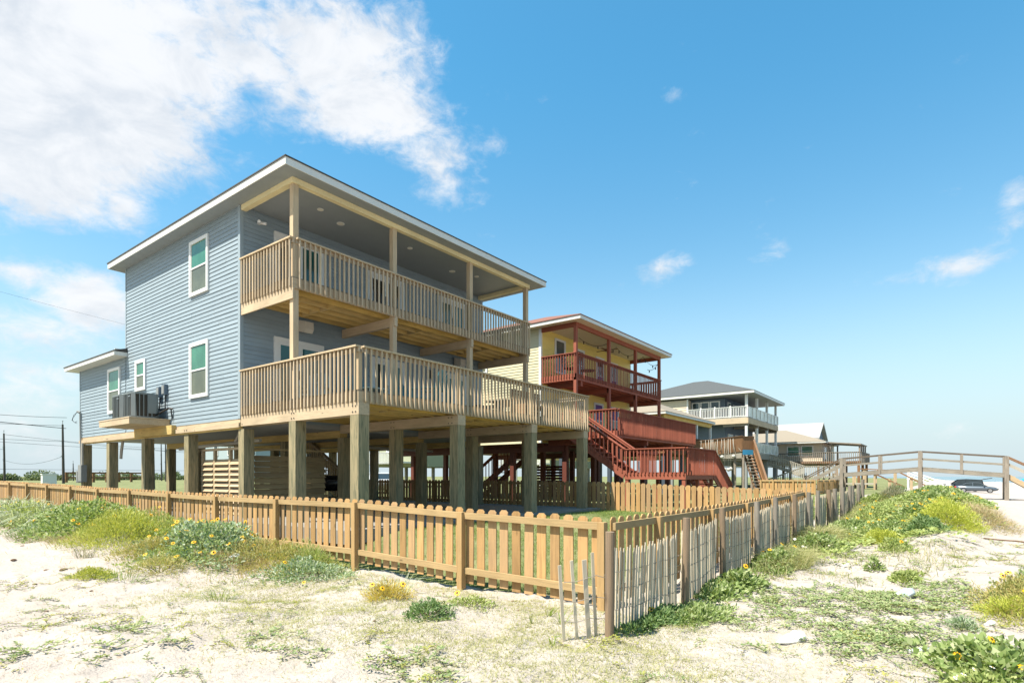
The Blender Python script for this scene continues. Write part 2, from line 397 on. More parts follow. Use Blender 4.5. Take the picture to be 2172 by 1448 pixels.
me.polygons.add(len(Fq)); me.polygons.foreach_set('loop_start', np.arange(0, Fq.size, 4, dtype=np.int32)); me.polygons.foreach_set('loop_total', np.full(len(Fq), 4, np.int32))
me.polygons.foreach_set('use_smooth', np.ones(len(Fq), bool)); me.update()
X_, Y_ = gx.ravel(), gy.ravel()
# where plants grow: lawn in the yard and fields inland, thin turf near the fence
lawn = ss(X_, -1.5, -1.2) * ss(Y_, -11.4, -10.4) * .85
lawn = np.maximum(lawn, ss(Y_, 14, 26) * ss(X_, -60, -2) * (1 - ss(X_, 40, 58))) * (1 - ss(Y_, -10.5, -11.5))
field = ss(Y_, 16, 30) * (1 - ss(X_ - .55 * Y_, 30, 70))
turf = ss(X_, -6.2, -3.4) * (1 - ss(X_, -.5, 2.5)) * ss(-Y_, 5.5, 8.5) * (1 - ss(-Y_, 14.0, 15.2))
turf = np.maximum(turf, .75 * gauss(X_, Y_, -3.6, -13.4, 2.0, 1.3, 1)); turf = np.maximum(turf, .7 * gauss(X_, Y_, -4.2, -9.0, 1.2, 2.0, 1)); turf = np.maximum(turf, .45 * gauss(X_, Y_, -5.8, -6.5, 1.2, 2.0, 1))
dune = np.maximum(gauss(X_, Y_, 19, -14.0, 8, 1.7, 1), .8 * gauss(X_, Y_, 9, -13.6, 5, 1.2, 1))
for nm, ar in (('lawn', np.maximum(lawn, field)), ('turf', turf), ('dune', dune)):
    at = me.attributes.new(nm, 'FLOAT', 'POINT'); at.data.foreach_set('value', ar.astype(np.float32))
nt, b = newmat('sand', .92, .15)
pos = nt.add('ShaderNodeTexCoord').outputs['Object']
A = {k: nt.add('ShaderNodeAttribute', attribute_name=k).outputs['Fac'] for k in ('lawn', 'turf', 'dune')}
n1 = nt.noise(pos, .8, 6, .6); n2 = nt.noise(pos, 5., 6, .65); n3 = nt.noise(pos, 40., 5, .7); n4 = nt.noise(pos, 14., 4, .6, .6)
col = nt.mix(nt.sm(n1, .3, .7), (.355, .307, .272), (.385, .345, .313))
col = nt.mix(nt.m('MULTIPLY', nt.sm(n2, .52, .75), .5), col, (.29, .24, .20))
col = nt.mix(nt.m('MULTIPLY', nt.sm(n3, .58, .8), .35), col, (.22, .165, .12))
col = nt.mix(nt.m('MULTIPLY', nt.sm(nt.m('ADD', n4, nt.m('MULTIPLY', n1, .3)), .74, .86), .6), col, (.25, .18, .12))
tm = nt.m('MULTIPLY', A['turf'], nt.sm(nt.m('ADD', n2, nt.m('MULTIPLY', nt.m('SUBTRACT', n4, .5), .8)), .40, .62))
col = nt.mix(nt.m('MULTIPLY', tm, .38), col, (.30, .28, .19))
dm = nt.m('MULTIPLY', A['dune'], nt.sm(n2, .45, .62))
col = nt.mix(nt.m('MULTIPLY', dm, .4), col, (.22, .20, .10))
lm = nt.sm(nt.m('ADD', A['lawn'], nt.m('MULTIPLY', nt.m('SUBTRACT', n2, .5), 1.1)), .35, .7)
col = nt.mix(nt.m('MULTIPLY', lm, .9), col, nt.mix(nt.sm(n1, .35, .65), (.095, .12, .032), (.17, .18, .07)))
nt.l.new(col, b.inputs['Base Color'])
hgt = nt.m('ADD', nt.m('MULTIPLY', n3, .25), n2)
nt.l.new(nt.add('ShaderNodeBump', {'Strength': .8, 'Distance': .05, 'Height': hgt}).outputs[0], b.inputs['Normal'])
me.materials.append(M['sand'])
struct(link('ground', me))
# sea
nt, b = newmat('sea_water', .12, .5)
pos = nt.add('ShaderNodeTexCoord').outputs['Object']
sy = nt.add('ShaderNodeSeparateXYZ', {0: pos}).outputs[1]
sv = nt.add('ShaderNodeVectorMath', {0: pos, 1: (.05, .22, 1)}, operation='MULTIPLY').outputs[0]
nz = nt.noise(sv, 1., 6, .6, .4)
foam = nt.m('MULTIPLY', nt.sm(nz, .56, .66), nt.sm(nt.m('SUBTRACT', nt.add('ShaderNodeSeparateXYZ', {0: pos}).outputs[1], nt.m('MULTIPLY', nt.m('MAXIMUM', nt.m('SUBTRACT', nt.add('ShaderNodeSeparateXYZ', {0: pos}).outputs[0], 360.), 0.), .43)), -190., -55.))
nt.l.new(nt.mix(foam, (.06, .14, .19), (.6, .62, .62)), b.inputs['Base Color'])
nt.l.new(nt.m('ADD', .15, nt.m('MULTIPLY', foam, .6)), b.inputs['Roughness'])
nt.l.new(nt.add('ShaderNodeBump', {'Strength': .6, 'Distance': .8, 'Height': nz}).outputs[0], b.inputs['Normal'])
struct(MB().add([(-4000, -9000, -1.42), (20000, -9000, -1.42), (20000, 9000, -1.42), (-4000, 9000, -1.42)], [(0, 1, 2, 3)]).build('sea', M['sea_water']))

# ---------------------------------------------------------------- building helpers (faces: 'x' looks towards -X and runs along Y, 'y' looks towards -Y and runs along X)
def fbox(mb, ax, pl, d0, d1, a0, a1, z0, z1):
    if ax == 'x': return mb.box(pl - d1, pl - d0, a0, a1, z0, z1)
    return mb.box(a0, a1, pl - d1, pl - d0, z0, z1)
def siding(mb, ax, pl, a0, a1, z0, z1, ex=.115, th=.019):
    z = z0
    while z < z1 - .01:
        t1 = min(z + ex, z1)
        if ax == 'x':
            P = lambda d, a, zz: (pl - d, a, zz)
        else:
            P = lambda d, a, zz: (a, pl - d, zz)
        b0 = a0; nb = a0 + random.uniform(.6, 3.6)
        while b0 < a1 - .01:                                         # boards of up to 12 feet, butted with a hairline joint
            b1 = a1 if nb > a1 - .5 else nb; e = .003 if b1 < a1 else 0; wv = random.uniform(-.0022, .0022); tj = th + random.uniform(-.002, .002)
            mb.add([P(0, b0, z + wv), P(0, b1 - e, z + wv), P(tj, b1 - e, z + wv), P(tj, b0, z + wv), P(.003, b1 - e, t1), P(.003, b0, t1)], [(0, 1, 2, 3), (3, 2, 4, 5)])
            b0 = b1; nb = b1 + 3.66
        z = t1
    return mb
def window(par, ax, pl, a0, a1, z0, z1, up='pane_green', lo='pane_screen', tr=.10, label=None, frame='white'):
    f = MB(); g = tr
    fbox(f, ax, pl, -.02, .062, a0, a0 + g, z0, z1); fbox(f, ax, pl, -.02, .062, a1 - g, a1, z0, z1)
    fbox(f, ax, pl, -.02, .066, a0 + g, a1 - g, z1 - g, z1); fbox(f, ax, pl, -.02, .066, a0 + g, a1 - g, z0, z0 + g)
    zm = (z0 + z1) / 2; e = .022
    fbox(f, ax, pl, .0, .052, a0 + g, a1 - g, zm - e, zm + e)
    for s0, s1 in ((a0 + g, a0 + g + .03), (a1 - g - .03, a1 - g)): fbox(f, ax, pl, 0, .044, s0, s1, z0 + g, zm - e); fbox(f, ax, pl, 0, .048, s0, s1, zm + e, z1 - g)
    wo = f.build('window', M[frame], par)
    if label: wo['label'] = label
    fbox(MB(), ax, pl, 0, .038, a0 + g + .03, a1 - g - .03, zm + e, z1 - g).build('upper_pane', M[up], wo)
    fbox(MB(), ax, pl, 0, .034, a0 + g + .03, a1 - g - .03, z0 + g, zm - e).build('lower_pane', M[lo], wo)
    return wo
def door(par, ax, pl, a0, a1, z0, z1, panes=('pane_teal', 'pane_teal'), tr=.10):
    f = MB()
    fbox(f, ax, pl, -.02, .062, a0, a0 + tr, z0, z1); fbox(f, ax, pl, -.02, .062, a1 - tr, a1, z0, z1); fbox(f, ax, pl, -.02, .066, a0 + tr, a1 - tr, z1 - tr, z1)
    n = len(panes); wd = (a1 - a0 - 2 * tr) / n
    for i in range(n):
        s = a0 + tr + i * wd
        fbox(f, ax, pl, 0, .050, s, s + .085, z0, z1 - tr); fbox(f, ax, pl, 0, .050, s + wd - .085, s + wd, z0, z1 - tr)
        fbox(f, ax, pl, 0, .047, s + .085, s + wd - .085, z1 - tr - .1, z1 - tr); fbox(f, ax, pl, 0, .047, s + .085, s + wd - .085, z0, z0 + .2)
    do = f.build('sliding_door', M['white'], par)
    for i in range(n):
        s = a0 + tr + i * wd
        fbox(MB(), ax, pl, 0, .034, s + .085, s + wd - .085, z0 + .2, z1 - tr - .1).build('door_pane', M[panes[i]], do)
    fbox(MB(), ax, pl, .050, .095, a0 + tr + wd - .06, a0 + tr + wd - .03, z0 + .9, z0 + 1.15).build('handle', M['black'], do)
    return do
def rail(mb, p, q, h=.93, sp=.14, lo=-.27, out=(0, 0), bw=.038, cap=(.14, .038), sub=True, top=-.03, wob=.003, skip=None):
    """p,q: floor-level ends of the run; balusters hang on the outside from under the cap to lo"""
    p = Vector(p); q = Vector(q); L = (q - p).length; ho = math.hypot(q.x - p.x, q.y - p.y); d = (q - p) / L
    o = Vector((out[0], out[1], 0)); H = Vector((0, 0, h))
    mb.bar(p + H - Vector((0, 0, cap[1] / 2)), q + H - Vector((0, 0, cap[1] / 2)), cap[0], cap[1])
    if sub: mb.bar(p + H - Vector((0, 0, cap[1] + .047)) - o * .03, q + H - Vector((0, 0, cap[1] + .047)) - o * .03, .038, .088)
    n = max(2, int(round(ho / sp)))
    sl = (q.z - p.z) / max(ho, 1e-6)
    for i in range(n):
        if skip and i in skip: continue
        c = p + (q - p) * ((i + .5) / n) + o * (.012 + bw / 2)
        b0 = c.z + lo + random.uniform(-.004, .004); b1 = c.z + h - cap[1] - .004 - abs(sl) * bw / 2
        x = c.x + random.uniform(-wob, wob); y = c.y + random.uniform(-wob, wob); k = bw / 2
        if o.length > 0:                                              # slanted cut at the foot, facing out
            e = bw * .8; vs = []
            for zz, cut in ((b0, 1), (b1, 0)):
                for dx, dy in ((-k, -k), (k, -k), (k, k), (-k, k)):
                    vs.append((x + dx, y + dy, zz + (e * (0.5 + (dx * o.x + dy * o.y) / bw) if cut else 0)))
            mb.hexa(vs)
        else: mb.box(x - k, x + k, y - k, y + k, b0, b1)
    return mb
def stair(mb_str, mb_tread, p, q, side, width, n, tw=.27):
    """flight from p (top nosing) to q (foot); side = horizontal unit vector across the flight"""
    p = Vector(p); q = Vector(q); s = Vector((side[0], side[1], 0))
    for k in (0, width): mb_str.bar(p + s * k - Vector((0, 0, .12)), q + s * k - Vector((0, 0, .12)), .045, .27)
    for i in range(n):
        c = p + (q - p) * ((i + .7) / n)
        mb_tread.bar(c + s * .025, c + s * (width - .025), tw, .04)
    return
def hip(mb, x0, x1, y0, y1, z, pitch, th=.03):
    """closed hipped roof body on the eave rectangle, ridge along the longer side"""
    wx, wy = x1 - x0, y1 - y0; r = min(wx, wy) / 2; h = r * pitch
    if wx >= wy: a, b = (x0 + r, (y0 + y1) / 2), (x1 - r, (y0 + y1) / 2)
    else: a, b = ((x0 + x1) / 2, y0 + r), ((x0 + x1) / 2, y1 - r)
    e = [(x0, y0), (x1, y0), (x1, y1), (x0, y1)]
    vs = [(x, y, z) for x, y in e] + [(x, y, z + th) for x, y in e] + [(a[0], a[1], z + th + h), (b[0], b[1], z + th + h)]
    fs = [(3, 2, 1, 0)] + [(i, (i + 1) % 4, 4 + (i + 1) % 4, 4 + i) for i in range(4)]
    if wx >= wy: fs += [(4, 5, 9, 8), (5, 6, 9), (6, 7, 8, 9), (7, 4, 8)]
    else: fs += [(4, 5, 8), (5, 6, 9, 8), (6, 7, 9), (7, 4, 8, 9)]
    return mb.add(vs, fs)
def ring(mb, x0, x1, y0, y1, z0, z1, th):
    mb.box(x0, x1, y0, y0 + th, z0, z1); mb.box(x0, x1, y1 - th, y1, z0, z1)
    return mb.box(x0, x0 + th, y0 + th, y1 - th, z0, z1).box(x1 - th, x1, y0 + th, y1 - th, z0, z1)
def bolts(mb, pts, n, r=.016):
    n = Vector(n)
    for p in pts: mb.tube(p, Vector(p) + n * .012, r, 6)
    return mb

# ================================================================ the blue house
BH = thing('beach_house', 'tall blue clapboard beach house on square pilings with unpainted wooden decks', 'house', (0, 0, .4))
LX, LY, LW = 9.76, 7.7, 12.3
Z0, ZS, ZW = 3.07, 8.64, 5.65
# walls
mb = MB(); siding(mb, 'x', 0, .09, LY - .07, Z0, ZS); siding(mb, 'y', 0, .07, LX - .07, 3.30, ZS)
mb.box(0.004, LX, 0.004, LY, Z0 + .002, ZS - .003)
mb.build('wall', M['siding_blue'], BH)
mb = MB(); siding(mb, 'x', 0, LY + .002, LW - .07, Z0, ZW); mb.box(.004, LX, LY + .001, LW, Z0 + .002, ZW - .003)
mb.build('wing_wall', M['siding_blue'], BH)
for (xa, xb, ya, yb, za, zb) in ((-.024, .0, -.024, .09, Z0, ZS), (.0, .07, -.024, .0, Z0 + .25, ZS), (-.024, 0, LY - .07, LY + .0, ZW + .02, ZS), (LX - .07, LX + .02, -.024, 0, Z0 + .25, ZS), (-.024, 0, LW - .07, LW + .02, Z0, ZW)):
    MB().box(xa, xb, ya, yb, za, zb - .002).build('corner_trim', M['trim_blue'], BH)
# windows and doors
window(BH, 'x', 0, 1.69, 2.83, 6.75, 8.33); window(BH, 'x', 0, 1.69, 2.83, 3.81, 5.39)
window(BH, 'x', 0, 5.97, 6.78, 4.38, 5.38); window(BH, 'x', 0, 8.12, 9.26, 3.79, 5.37)
door(BH, 'y', 0, .92, 2.48, 6.30, 8.28, ('pane_black', 'pane_teal')); door(BH, 'y', 0, 4.10, 5.64, 6.30, 8.12, ('pane_black', 'pane_black')); door(BH, 'y', 0, 7.30, 8.84, 6.30, 8.12, ('pane_teal', 'pane_teal'))
door(BH, 'y', 0, .92, 2.48, 3.40, 5.40); door(BH, 'y', 0, 4.20, 5.64, 3.40, 5.40, ('pane_dark', 'pane_teal')); door(BH, 'y', 0, 7.30, 8.80, 3.40, 5.38, ('pane_teal', 'pane_teal'))
# main roof
OX, OY = .41, 2.79
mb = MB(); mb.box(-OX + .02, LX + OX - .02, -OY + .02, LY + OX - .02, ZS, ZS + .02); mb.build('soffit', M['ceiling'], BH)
ring(MB(), -OX, LX + OX, -OY, LY + OX, ZS - .008, ZS + .16, .022).build('fascia', M['fascia'], BH)
hip(MB(), -OX - .02, LX + OX + .02, -OY - .02, LY + OX + .02, ZS + .16, .30).build('roof', M['shingle'], BH)
# wing roof
ring(MB(), -OX, LX + OX, LY - .18, LW + OX, ZW - .008, ZW + .12, .022).box(-OX + .022, -.03, LY - .179, LY - .14, ZW + .12, ZW + .21).build('wing_fascia', M['fascia'], BH)
MB().box(-OX + .022, -.001, LY - .15, LW + OX - .022, ZW, ZW + .018).box(0, LX + OX - .022, LW + .001, LW + OX - .022, ZW, ZW + .018).build('wing_soffit', M['fascia'], BH)
mb = MB(); e0, e1, yb = -OX - .02, LX + OX + .02, LW + OX + .02
mb.add([(e0, LY - .19, ZW + .12), (-.02, LY - .19, ZW + .12), (-.02, LY - .19, ZW + .27), (e0, LY - .19, ZW + .15), (e0, yb, ZW + .12), (-.02, yb, ZW + .12), (e0, yb, ZW + .15), (-.02, LY + .3, ZW + .27), (-.02, yb - .42, ZW + .27)],
       [(0, 1, 2, 3), (0, 3, 6, 4), (3, 2, 8, 6), (0, 4, 5, 1), (4, 6, 8, 5)])
mb.add([(-.019, LY + .02, ZW + .12), (e1, LY + .02, ZW + .12), (e1, yb, ZW + .12), (-.019, yb, ZW + .12), (-.019, LY + .02, ZW + .27), (3.2, LY + .02, ZW + 1.1), (e1 - 3.2, LY + .02, ZW + 1.1), (e1, LY + .02, ZW + .15), (-.019, yb - .42, ZW + .27), (-.019, yb, ZW + .13), (e1, yb, ZW + .15)],
       [(0, 3, 2, 1), (4, 8, 5), (5, 8, 9, 10, 6), (6, 10, 7), (3, 9, 10, 2), (0, 4, 8, 9, 3), (1, 2, 10, 7), (0, 1, 7, 6, 5, 4)])
mb.build('wing_roof', M['shingle'], BH)
# porch beam, posts
PY = -2.41
MB().box(-.0, .14, PY, -.03, ZS - .13, ZS - .002).build('porch_beam', M['beam_paint'], BH)
MB().box(.14, 9.64, PY, PY + .14, ZS - .13, ZS - .002).build('porch_beam', M['beam_paint'], BH)
MB().box(9.5, 9.64, PY + .14, -.03, ZS - .13, ZS - .002).build('porch_beam', M['beam_paint'], BH)
for x in (0.0, 3.07, 6.31, 9.43):
    MB().box(x + .041, x + .186, PY + .041, PY + .186, 3.39, ZS - .132).build('porch_post', M['deck_wood'], BH)
def deck(par, y0, zf, name, nail=True, beams=(0., 3.07, 6.3, 9.36), thin=False):
    """deck from y0 to the wall: boards, joists along X, rim and beams along Y"""
    mb = MB(); y = y0 + .02
    while y < -.15: mb.box(-.0, 9.66, y, y + .137, zf - .032, zf); y += .143
    mb.build(name + '_boards', M['decking'], par)
    mb = MB(); y = y0 + .45
    while y < -.1: mb.box(.06, 9.6, y, y + .04, zf - .265, zf - .034); y += .41
    mb.build(name + '_joists', M['joist_x'], par)
    for xb in (1.55, 4.7, 7.9):
        mb = MB(); y = y0 + .45; k = 0
        while y < -.45: mb.box(xb + .05 * (k % 2), xb + .04 + .05 * (k % 2), y + .041, y + .409, zf - .26, zf - .05); y += .41; k += 1
        mb.build(name + '_blocking', M['joist_y'], par)
    mb = MB(); mb.box(.0, 9.66, y0 + .001, y0 + .039, zf - .27, zf - .033); mb.box(.0, .04, y0 + .04, -.03, zf - .27, zf - .033); mb.box(9.62, 9.66, y0 + .04, -.03, zf - .27, zf - .033)
    mb.build(name + '_rim', M['deck_wood_x'], par)
    for i, x in enumerate(beams):
        w_ = .04 if thin and i == 0 else (.28 if not thin else .105)
        if thin and i: x += .061
        MB().box(x, x + w_, y0 - .01, -.03 if thin else -.02, zf - .272 - .25, zf - .272).build(name + '_beam', M['deck_wood_y'], par)
deck(BH, PY, 6.29, 'upper_deck', thin=True, beams=(0., 3.07, 6.31, 9.43))
deck(BH, -4.86, 3.39, 'lower_deck')
mb = MB(); rail(mb, (0., -.06, 6.29), (0., PY, 6.29), out=(-1, 0)); mb.build('upper_railing', M['deck_wood'], BH)
mb = MB(); rail(mb, (.1, PY, 6.29), (9.66, PY, 6.29), out=(0, -1)); mb.build('upper_railing', M['deck_wood'], BH)
mb = MB(); rail(mb, (9.66, PY + .07, 6.29), (9.66, -.06, 6.29), out=(1, 0)); mb.build('upper_railing', M['deck_wood'], BH)
mb = MB(); rail(mb, (0., -.06, 3.39), (0., -4.86, 3.39), out=(-1, 0)); mb.build('lower_railing', M['deck_wood'], BH)
mb = MB(); rail(mb, (.1, -4.86, 3.39), (9.66, -4.86, 3.39), out=(0, -1)); mb.build('lower_railing', M['deck_wood'], BH)
mb = MB(); rail(mb, (9.66, -4.79, 3.39), (9.66, -.06, 3.39), out=(1, 0)); mb.build('lower_railing', M['deck_wood'], BH)
for x, y in ((.05, -4.81), (3.12, -4.81), (6.38, -4.81), (9.58, -4.81)):
    MB().box(x, x + .089, y, y + .089, 3.392, 4.28).build('rail_post', M['deck_wood'], BH)
bm_ = MB(); bolts(bm_, [(0, y + dy, 2.99 + dz) for y in (-4.72, -2.42) for dy in (-.05, .05) for dz in (-.06, .06)], (-1, 0, 0))
bolts(bm_, [(-.05, y + dy, 2.905) for y in (-.12, 3.05, 6.15, 9.3) for dy in (-.07, .07)], (-1, 0, 0))
for x in (3.07, 6.3): bolts(bm_, [(x, y + dy, 2.99 + dz) for y in (-4.6, -2.4) for dy in (-.06, .06) for dz in (-.07, .07)], (-1, 0, 0))
bm_.build('bolt_heads', M['bolt'], BH)
# floor structure under the house
MB().box(.06, LX - .02, .0, LW - .02, 2.955, Z0 - .0).build('underside', M['underside'], BH)
MB().box(-.01, .058, -.018, LW, 2.965, Z0 - .001).build('rim_board', M['deck_wood_y'], BH)
for ya, yb in ((-.0, 3.75), (6.6, LW)):
    MB().box(-.05, -.012, ya, yb, 2.845, 2.962).build('girder', M['deck_wood_y'], BH)
MB().box(-.012, .06, -.0, LW, 2.80, 2.963).build('girder', M['joist_y'], BH)
for x in (3.07, 6.3, 9.4): MB().box(x, x + .28, -.0, LW - .1, 2.74, 2.953).build('girder', M['joist_y'], BH)
for x in (0., 3.07, 6.30, 9.36):
    for y in (-4.86, -2.53, -.17, 3.0, 6.12, 9.25, 11.95):
        top = 2.866 if y < -2 else (2.795 if x == 0 else 2.738)
        if y == -.17: top = 2.795 if x == 0 else 2.738
        MB().box(x + .002, x + .282, y, y + .28, .3, top).build('piling', M['pile'], BH)
# air-conditioner platform
mb = MB(); mb.box(-1.12, -.03, 4.18, 6.59, 3.10, 3.268); mb.build('platform_frame', M['deck_wood_y'], BH)
mb = MB(); x = -1.13
while x < -.1: mb.box(x, x + .137, 4.16, 6.61, 3.27, 3.302); x += .142
mb.build('platform_boards', M['deck_wood_y'], BH)
MB().box(-.15, -.014, 3.76, 6.59, 2.83, 3.098).build('platform_beam', M['joist_y'], BH)
# electrical gear on the walls
def wallbox(nm, ax, pl, d, a0, a1, z0, z1, mt, par=BH): return fbox(MB(), ax, pl, .016, d, a0, a1, z0, z1).build(nm, M[mt], par)
for ya, za in ((4.72, 4.02), (4.33, 4.06)):
    q = wallbox('disconnect_box', 'x', 0, .12, ya, ya + .2, za, za + .32, 'slate_siding')
    fbox(MB(), 'x', 0, .12, .135, ya + .02, ya + .18, za + .03, za + .29).build('box_cover', M['grey_box'], q)
mb = MB(); mb.path([(-.06, 4.82, 4.0), (-.07, 4.8, 3.7), (-.2, 4.75, 3.45)], .018); mb.path([(-.06, 4.43, 4.05), (-.07, 4.4, 3.6), (-.25, 4.6, 3.42)], .018); mb.path([(-.3, 4.5, 3.42), (-.12, 4.02, 3.62), (-.04, 3.95, 3.6)], .03); mb.path([(-.08, 3.98, 3.62), (-.05, 3.96, 3.3)], .02)
mb.build('refrigerant_line', M['black'], BH)
# meter boxes, conduit and service mast on the far corner
for ya, yb, za, zb, d in ((11.55, 11.93, 1.35, 2.0, .16), (12.02, 12.22, 1.32, 1.78, .14)):
    q = MB().box(-.02 - d, -.0, ya, yb, za, zb).build('meter_box', M['grey_box'], BH)
    MB().box(-.03 - d, -.02 - d, ya + .02, yb - .02, za + .03, zb - .03).build('box_cover', M['grey_box'], q)
mb = MB(); mb.tube((-.06, 11.98, 1.75), (-.06, 12.12, 4.05), .032); mb.tube((-.06, 12.12, 4.04), (-.13, 12.2, 4.08), .045); mb.build('service_mast', M['grey_box'], BH)
mb = MB()
for k in range(3): mb.path([(-.13, 12.2, 4.06), (-.2 - .03 * k, 12.36, 3.95 - .1 * k), (-.22, 12.42 + .03 * k, 3.75), (-.17, 12.36, 3.66), (-.1, 12.3, 3.72 - .05 * k)], .006, 4)
mb.build('drip_loop', M['wire'], BH)
MB().tube((-.1, 11.72, 2.0), (-.1, 11.72, 2.84), .045).build('conduit', M['pvc'], BH)
# drain pipes below the floor
mb = MB(); mb.tube((1.1, 1.0, 2.60), (1.1, 6.2, 2.50), .055); mb.tube((1.1, 2.4, 2.6), (1.1, 2.1, 2.9), .055); mb.build('drain_pipe', M['pvc'], BH)
mb = MB(); mb.tube((.35, 9.0, 2.9), (.35, 9.15, 2.5), .05); mb.tube((.35, 9.15, 2.5), (.34, 9.18, 2.2), .05)
mb.build('drain_pipe', M['pvc'], BH)
MB().tube((4.5, 2.0, 2.62), (9.0, 2.0, 2.58), .05).build('drain_pipe', M['pvc'], BH)
# lights, speakers, lanterns
for x, y, r_ in ((1.4, -1.46, .085), (2.25, -1.17, .11), (4.61, -1.43, .085), (6.87, -1.1, .11), (7.77, -1.44, .085)):
    q = MB().tube((x, y, ZS - .012), (x, y, ZS - .001), r_, 16).build('ceiling_light', M['white'], BH)
    MB().tube((x, y, ZS - .016), (x, y, ZS - .0125), r_ * .8, 16).build('light_lens', M['lens'], q)
mb = MB(); mb.box(.45, .52, -.06, -.017, 8.30, 8.38); mb.tube((.49, -.06, 8.34), (.40, -.2, 8.31), .04, 8); mb.tube((.49, -.06, 8.34), (.60, -.2, 8.31), .04, 8); mb.build('security_light', M['white'], BH)
for x in (1.62, 8.05):
    q = MB().prism([(x, -.42, 5.90), (x, -.10, 5.98), (x, -.10, 5.66), (x, -.36, 5.60), (x, -.43, 5.70)], (.27, 0, 0)).build('outdoor_speaker', M['speaker_white'], BH)
    MB().box(x + .12, x + .2, -.1, -.017, 5.74, 5.86).build('bracket', M['speaker_white'], q)
for x in (6.75,):
    q = MB().box(x, x + .12, -.14, -.03, 5.05, 5.33).build('wall_lantern', M['black'], BH); MB().box(x + .04, x + .08, -.03, -.017, 5.1, 5.3).build('back_plate', M['black'], q)
# stair below the house, louvred shower wall
sb, tb = MB(), MB(); stair(sb, tb, (6.2, 7.4, 2.7), (6.2, 3.6, .45), (1, 0), 1.0, 12); q = sb.build('stair_stringer', M['joist_y'], BH); tb.build('stair_tread', M['joist_x'], BH)
mb = MB(); rail(mb, (6.15, 7.4, 2.75), (6.15, 3.6, .55), h=.95, out=(-1, 0)); mb.build('stair_railing', M['deck_wood'], BH)

SH = thing('louvred_screen', 'outdoor shower stall of horizontal wooden louvres between the pilings under the blue house', 'screen', (.4, 1.7, .4))
for y in (.16, 1.3, 2.2, 2.95): MB().box(.38, .46, y, y + .09, .42, 2.30).build('post', M['louver'], SH)
for ya, yb in ((.25, 1.3), (1.39, 2.2), (2.29, 2.95)):
    mb = MB(); z = .5
    while z < 2.02: mb.prism([(.345, ya + .002, z), (.362, ya + .002, z), (.472, ya + .002, z + .16), (.455, ya + .002, z + .16)], (0, yb - ya - .004, 0)); z += .155
    mb.build('louvre_panel', M['louver'], SH)
MB().box(.385, .455, .2, 3.7, 2.302, 2.37).build('top_rail', M['louver'], SH)
mb = MB(); z = .45
while z < 2.1: mb.prism([(.475, .135, z), (.475, .152, z), (.475, .225, z + .148), (.475, .208, z + .148)], (2.2, 0, 0)); z += .153
mb.build('board_panel', M['louver_x'], SH)
MB().box(.46, 2.7, .165, .215, 2.28, 2.33).build('top_rail', M['louver_x'], SH)

struct(MB().box(-.55, 10.0, -5.15, 12.9, .2, .475).build('concrete_slab', M['concrete']))

# air conditioners on the platform
def ac_unit(y, label):
    a = thing('air_conditioner', label, 'air conditioner', (-.58, y, 3.302), 'air conditioners on the wall platform')
    x0, x1, y0, y1, z0, z1, c = -.95, -.21, y - .37, y + .37, 3.345, 4.02, .09
    oct_ = [(x0 + c, y0), (x1 - c, y0), (x1, y0 + c), (x1, y1 - c), (x1 - c, y1), (x0 + c, y1), (x0, y1 - c), (x0, y0 + c)]
    MB().prism([(p[0] + .0, p[1], z0) for p in [(x0 + c, y0 + .02), (x1 - c, y0 + .02), (x1 - .02, y0 + c), (x1 - .02, y1 - c), (x1 - c, y1 - .02), (x0 + c, y1 - .02), (x0 + .02, y1 - c), (x0 + .02, y0 + c)]], (0, 0, z1 - z0)).build('coil', M['ac_fin'], a)
    mb = MB(); mb.prism([(p[0], p[1], z1) for p in oct_], (0, 0, .05)); mb.prism([(p[0], p[1], z0 - .04) for p in oct_], (0, 0, .06))
    for i in range(4):                                            # corner posts and slim grille bars on the four faces
        (ax_, ay_), (bx_, by_) = oct_[2 * i + 1], oct_[(2 * i + 2) % 8]
        mb.hexa([(ax_, ay_, z0), (bx_, by_, z0), (bx_ * .97 - .58 * -.03, by_ * .97 + y * .03, z0), (ax_ * .97 + .58 * -.03, ay_ * .97 + y * .03, z0), (ax_, ay_, z1), (bx_, by_, z1), (bx_ * .97 - .58 * .03, by_ * .97 + y * .03, z1), (ax_ * .97 - .58 * .03, ay_ * .97 + y * .03, z1)])
    mb.build('cabinet', M['ac_metal'], a)
    mb = MB()
    for k in range(1, 5): yy = y0 + c + (y1 - y0 - 2 * c) * k / 5; mb.box(x0 - .004, x0 + .022, yy - .012, yy + .012, z0 + .02, z1)
    for k in range(1, 5): xx = x0 + c + (x1 - x0 - 2 * c) * k / 5; mb.box(xx - .012, xx + .012, y0 - .004, y0 + .022, z0 + .02, z1)
    mb.build('grille_bars', M['ac_metal'], a)
    MB().box(x0 - .012, x0 - .004, y0 + .12, y0 + .26, z1 - .09, z1 - .06).build('badge', M['rim'], a)
    MB().box(x0 + .42, x0 + .66, y0 - .012, y0 - .001, z0 + .12, z1).build('service_panel', M['ac_metal'], a)
    return a
ac_unit(4.83, 'grey air conditioner on the wooden wall platform, the one nearer the corner deck')
ac_unit(5.72, 'grey air conditioner on the wooden wall platform, partly hidden behind its twin')

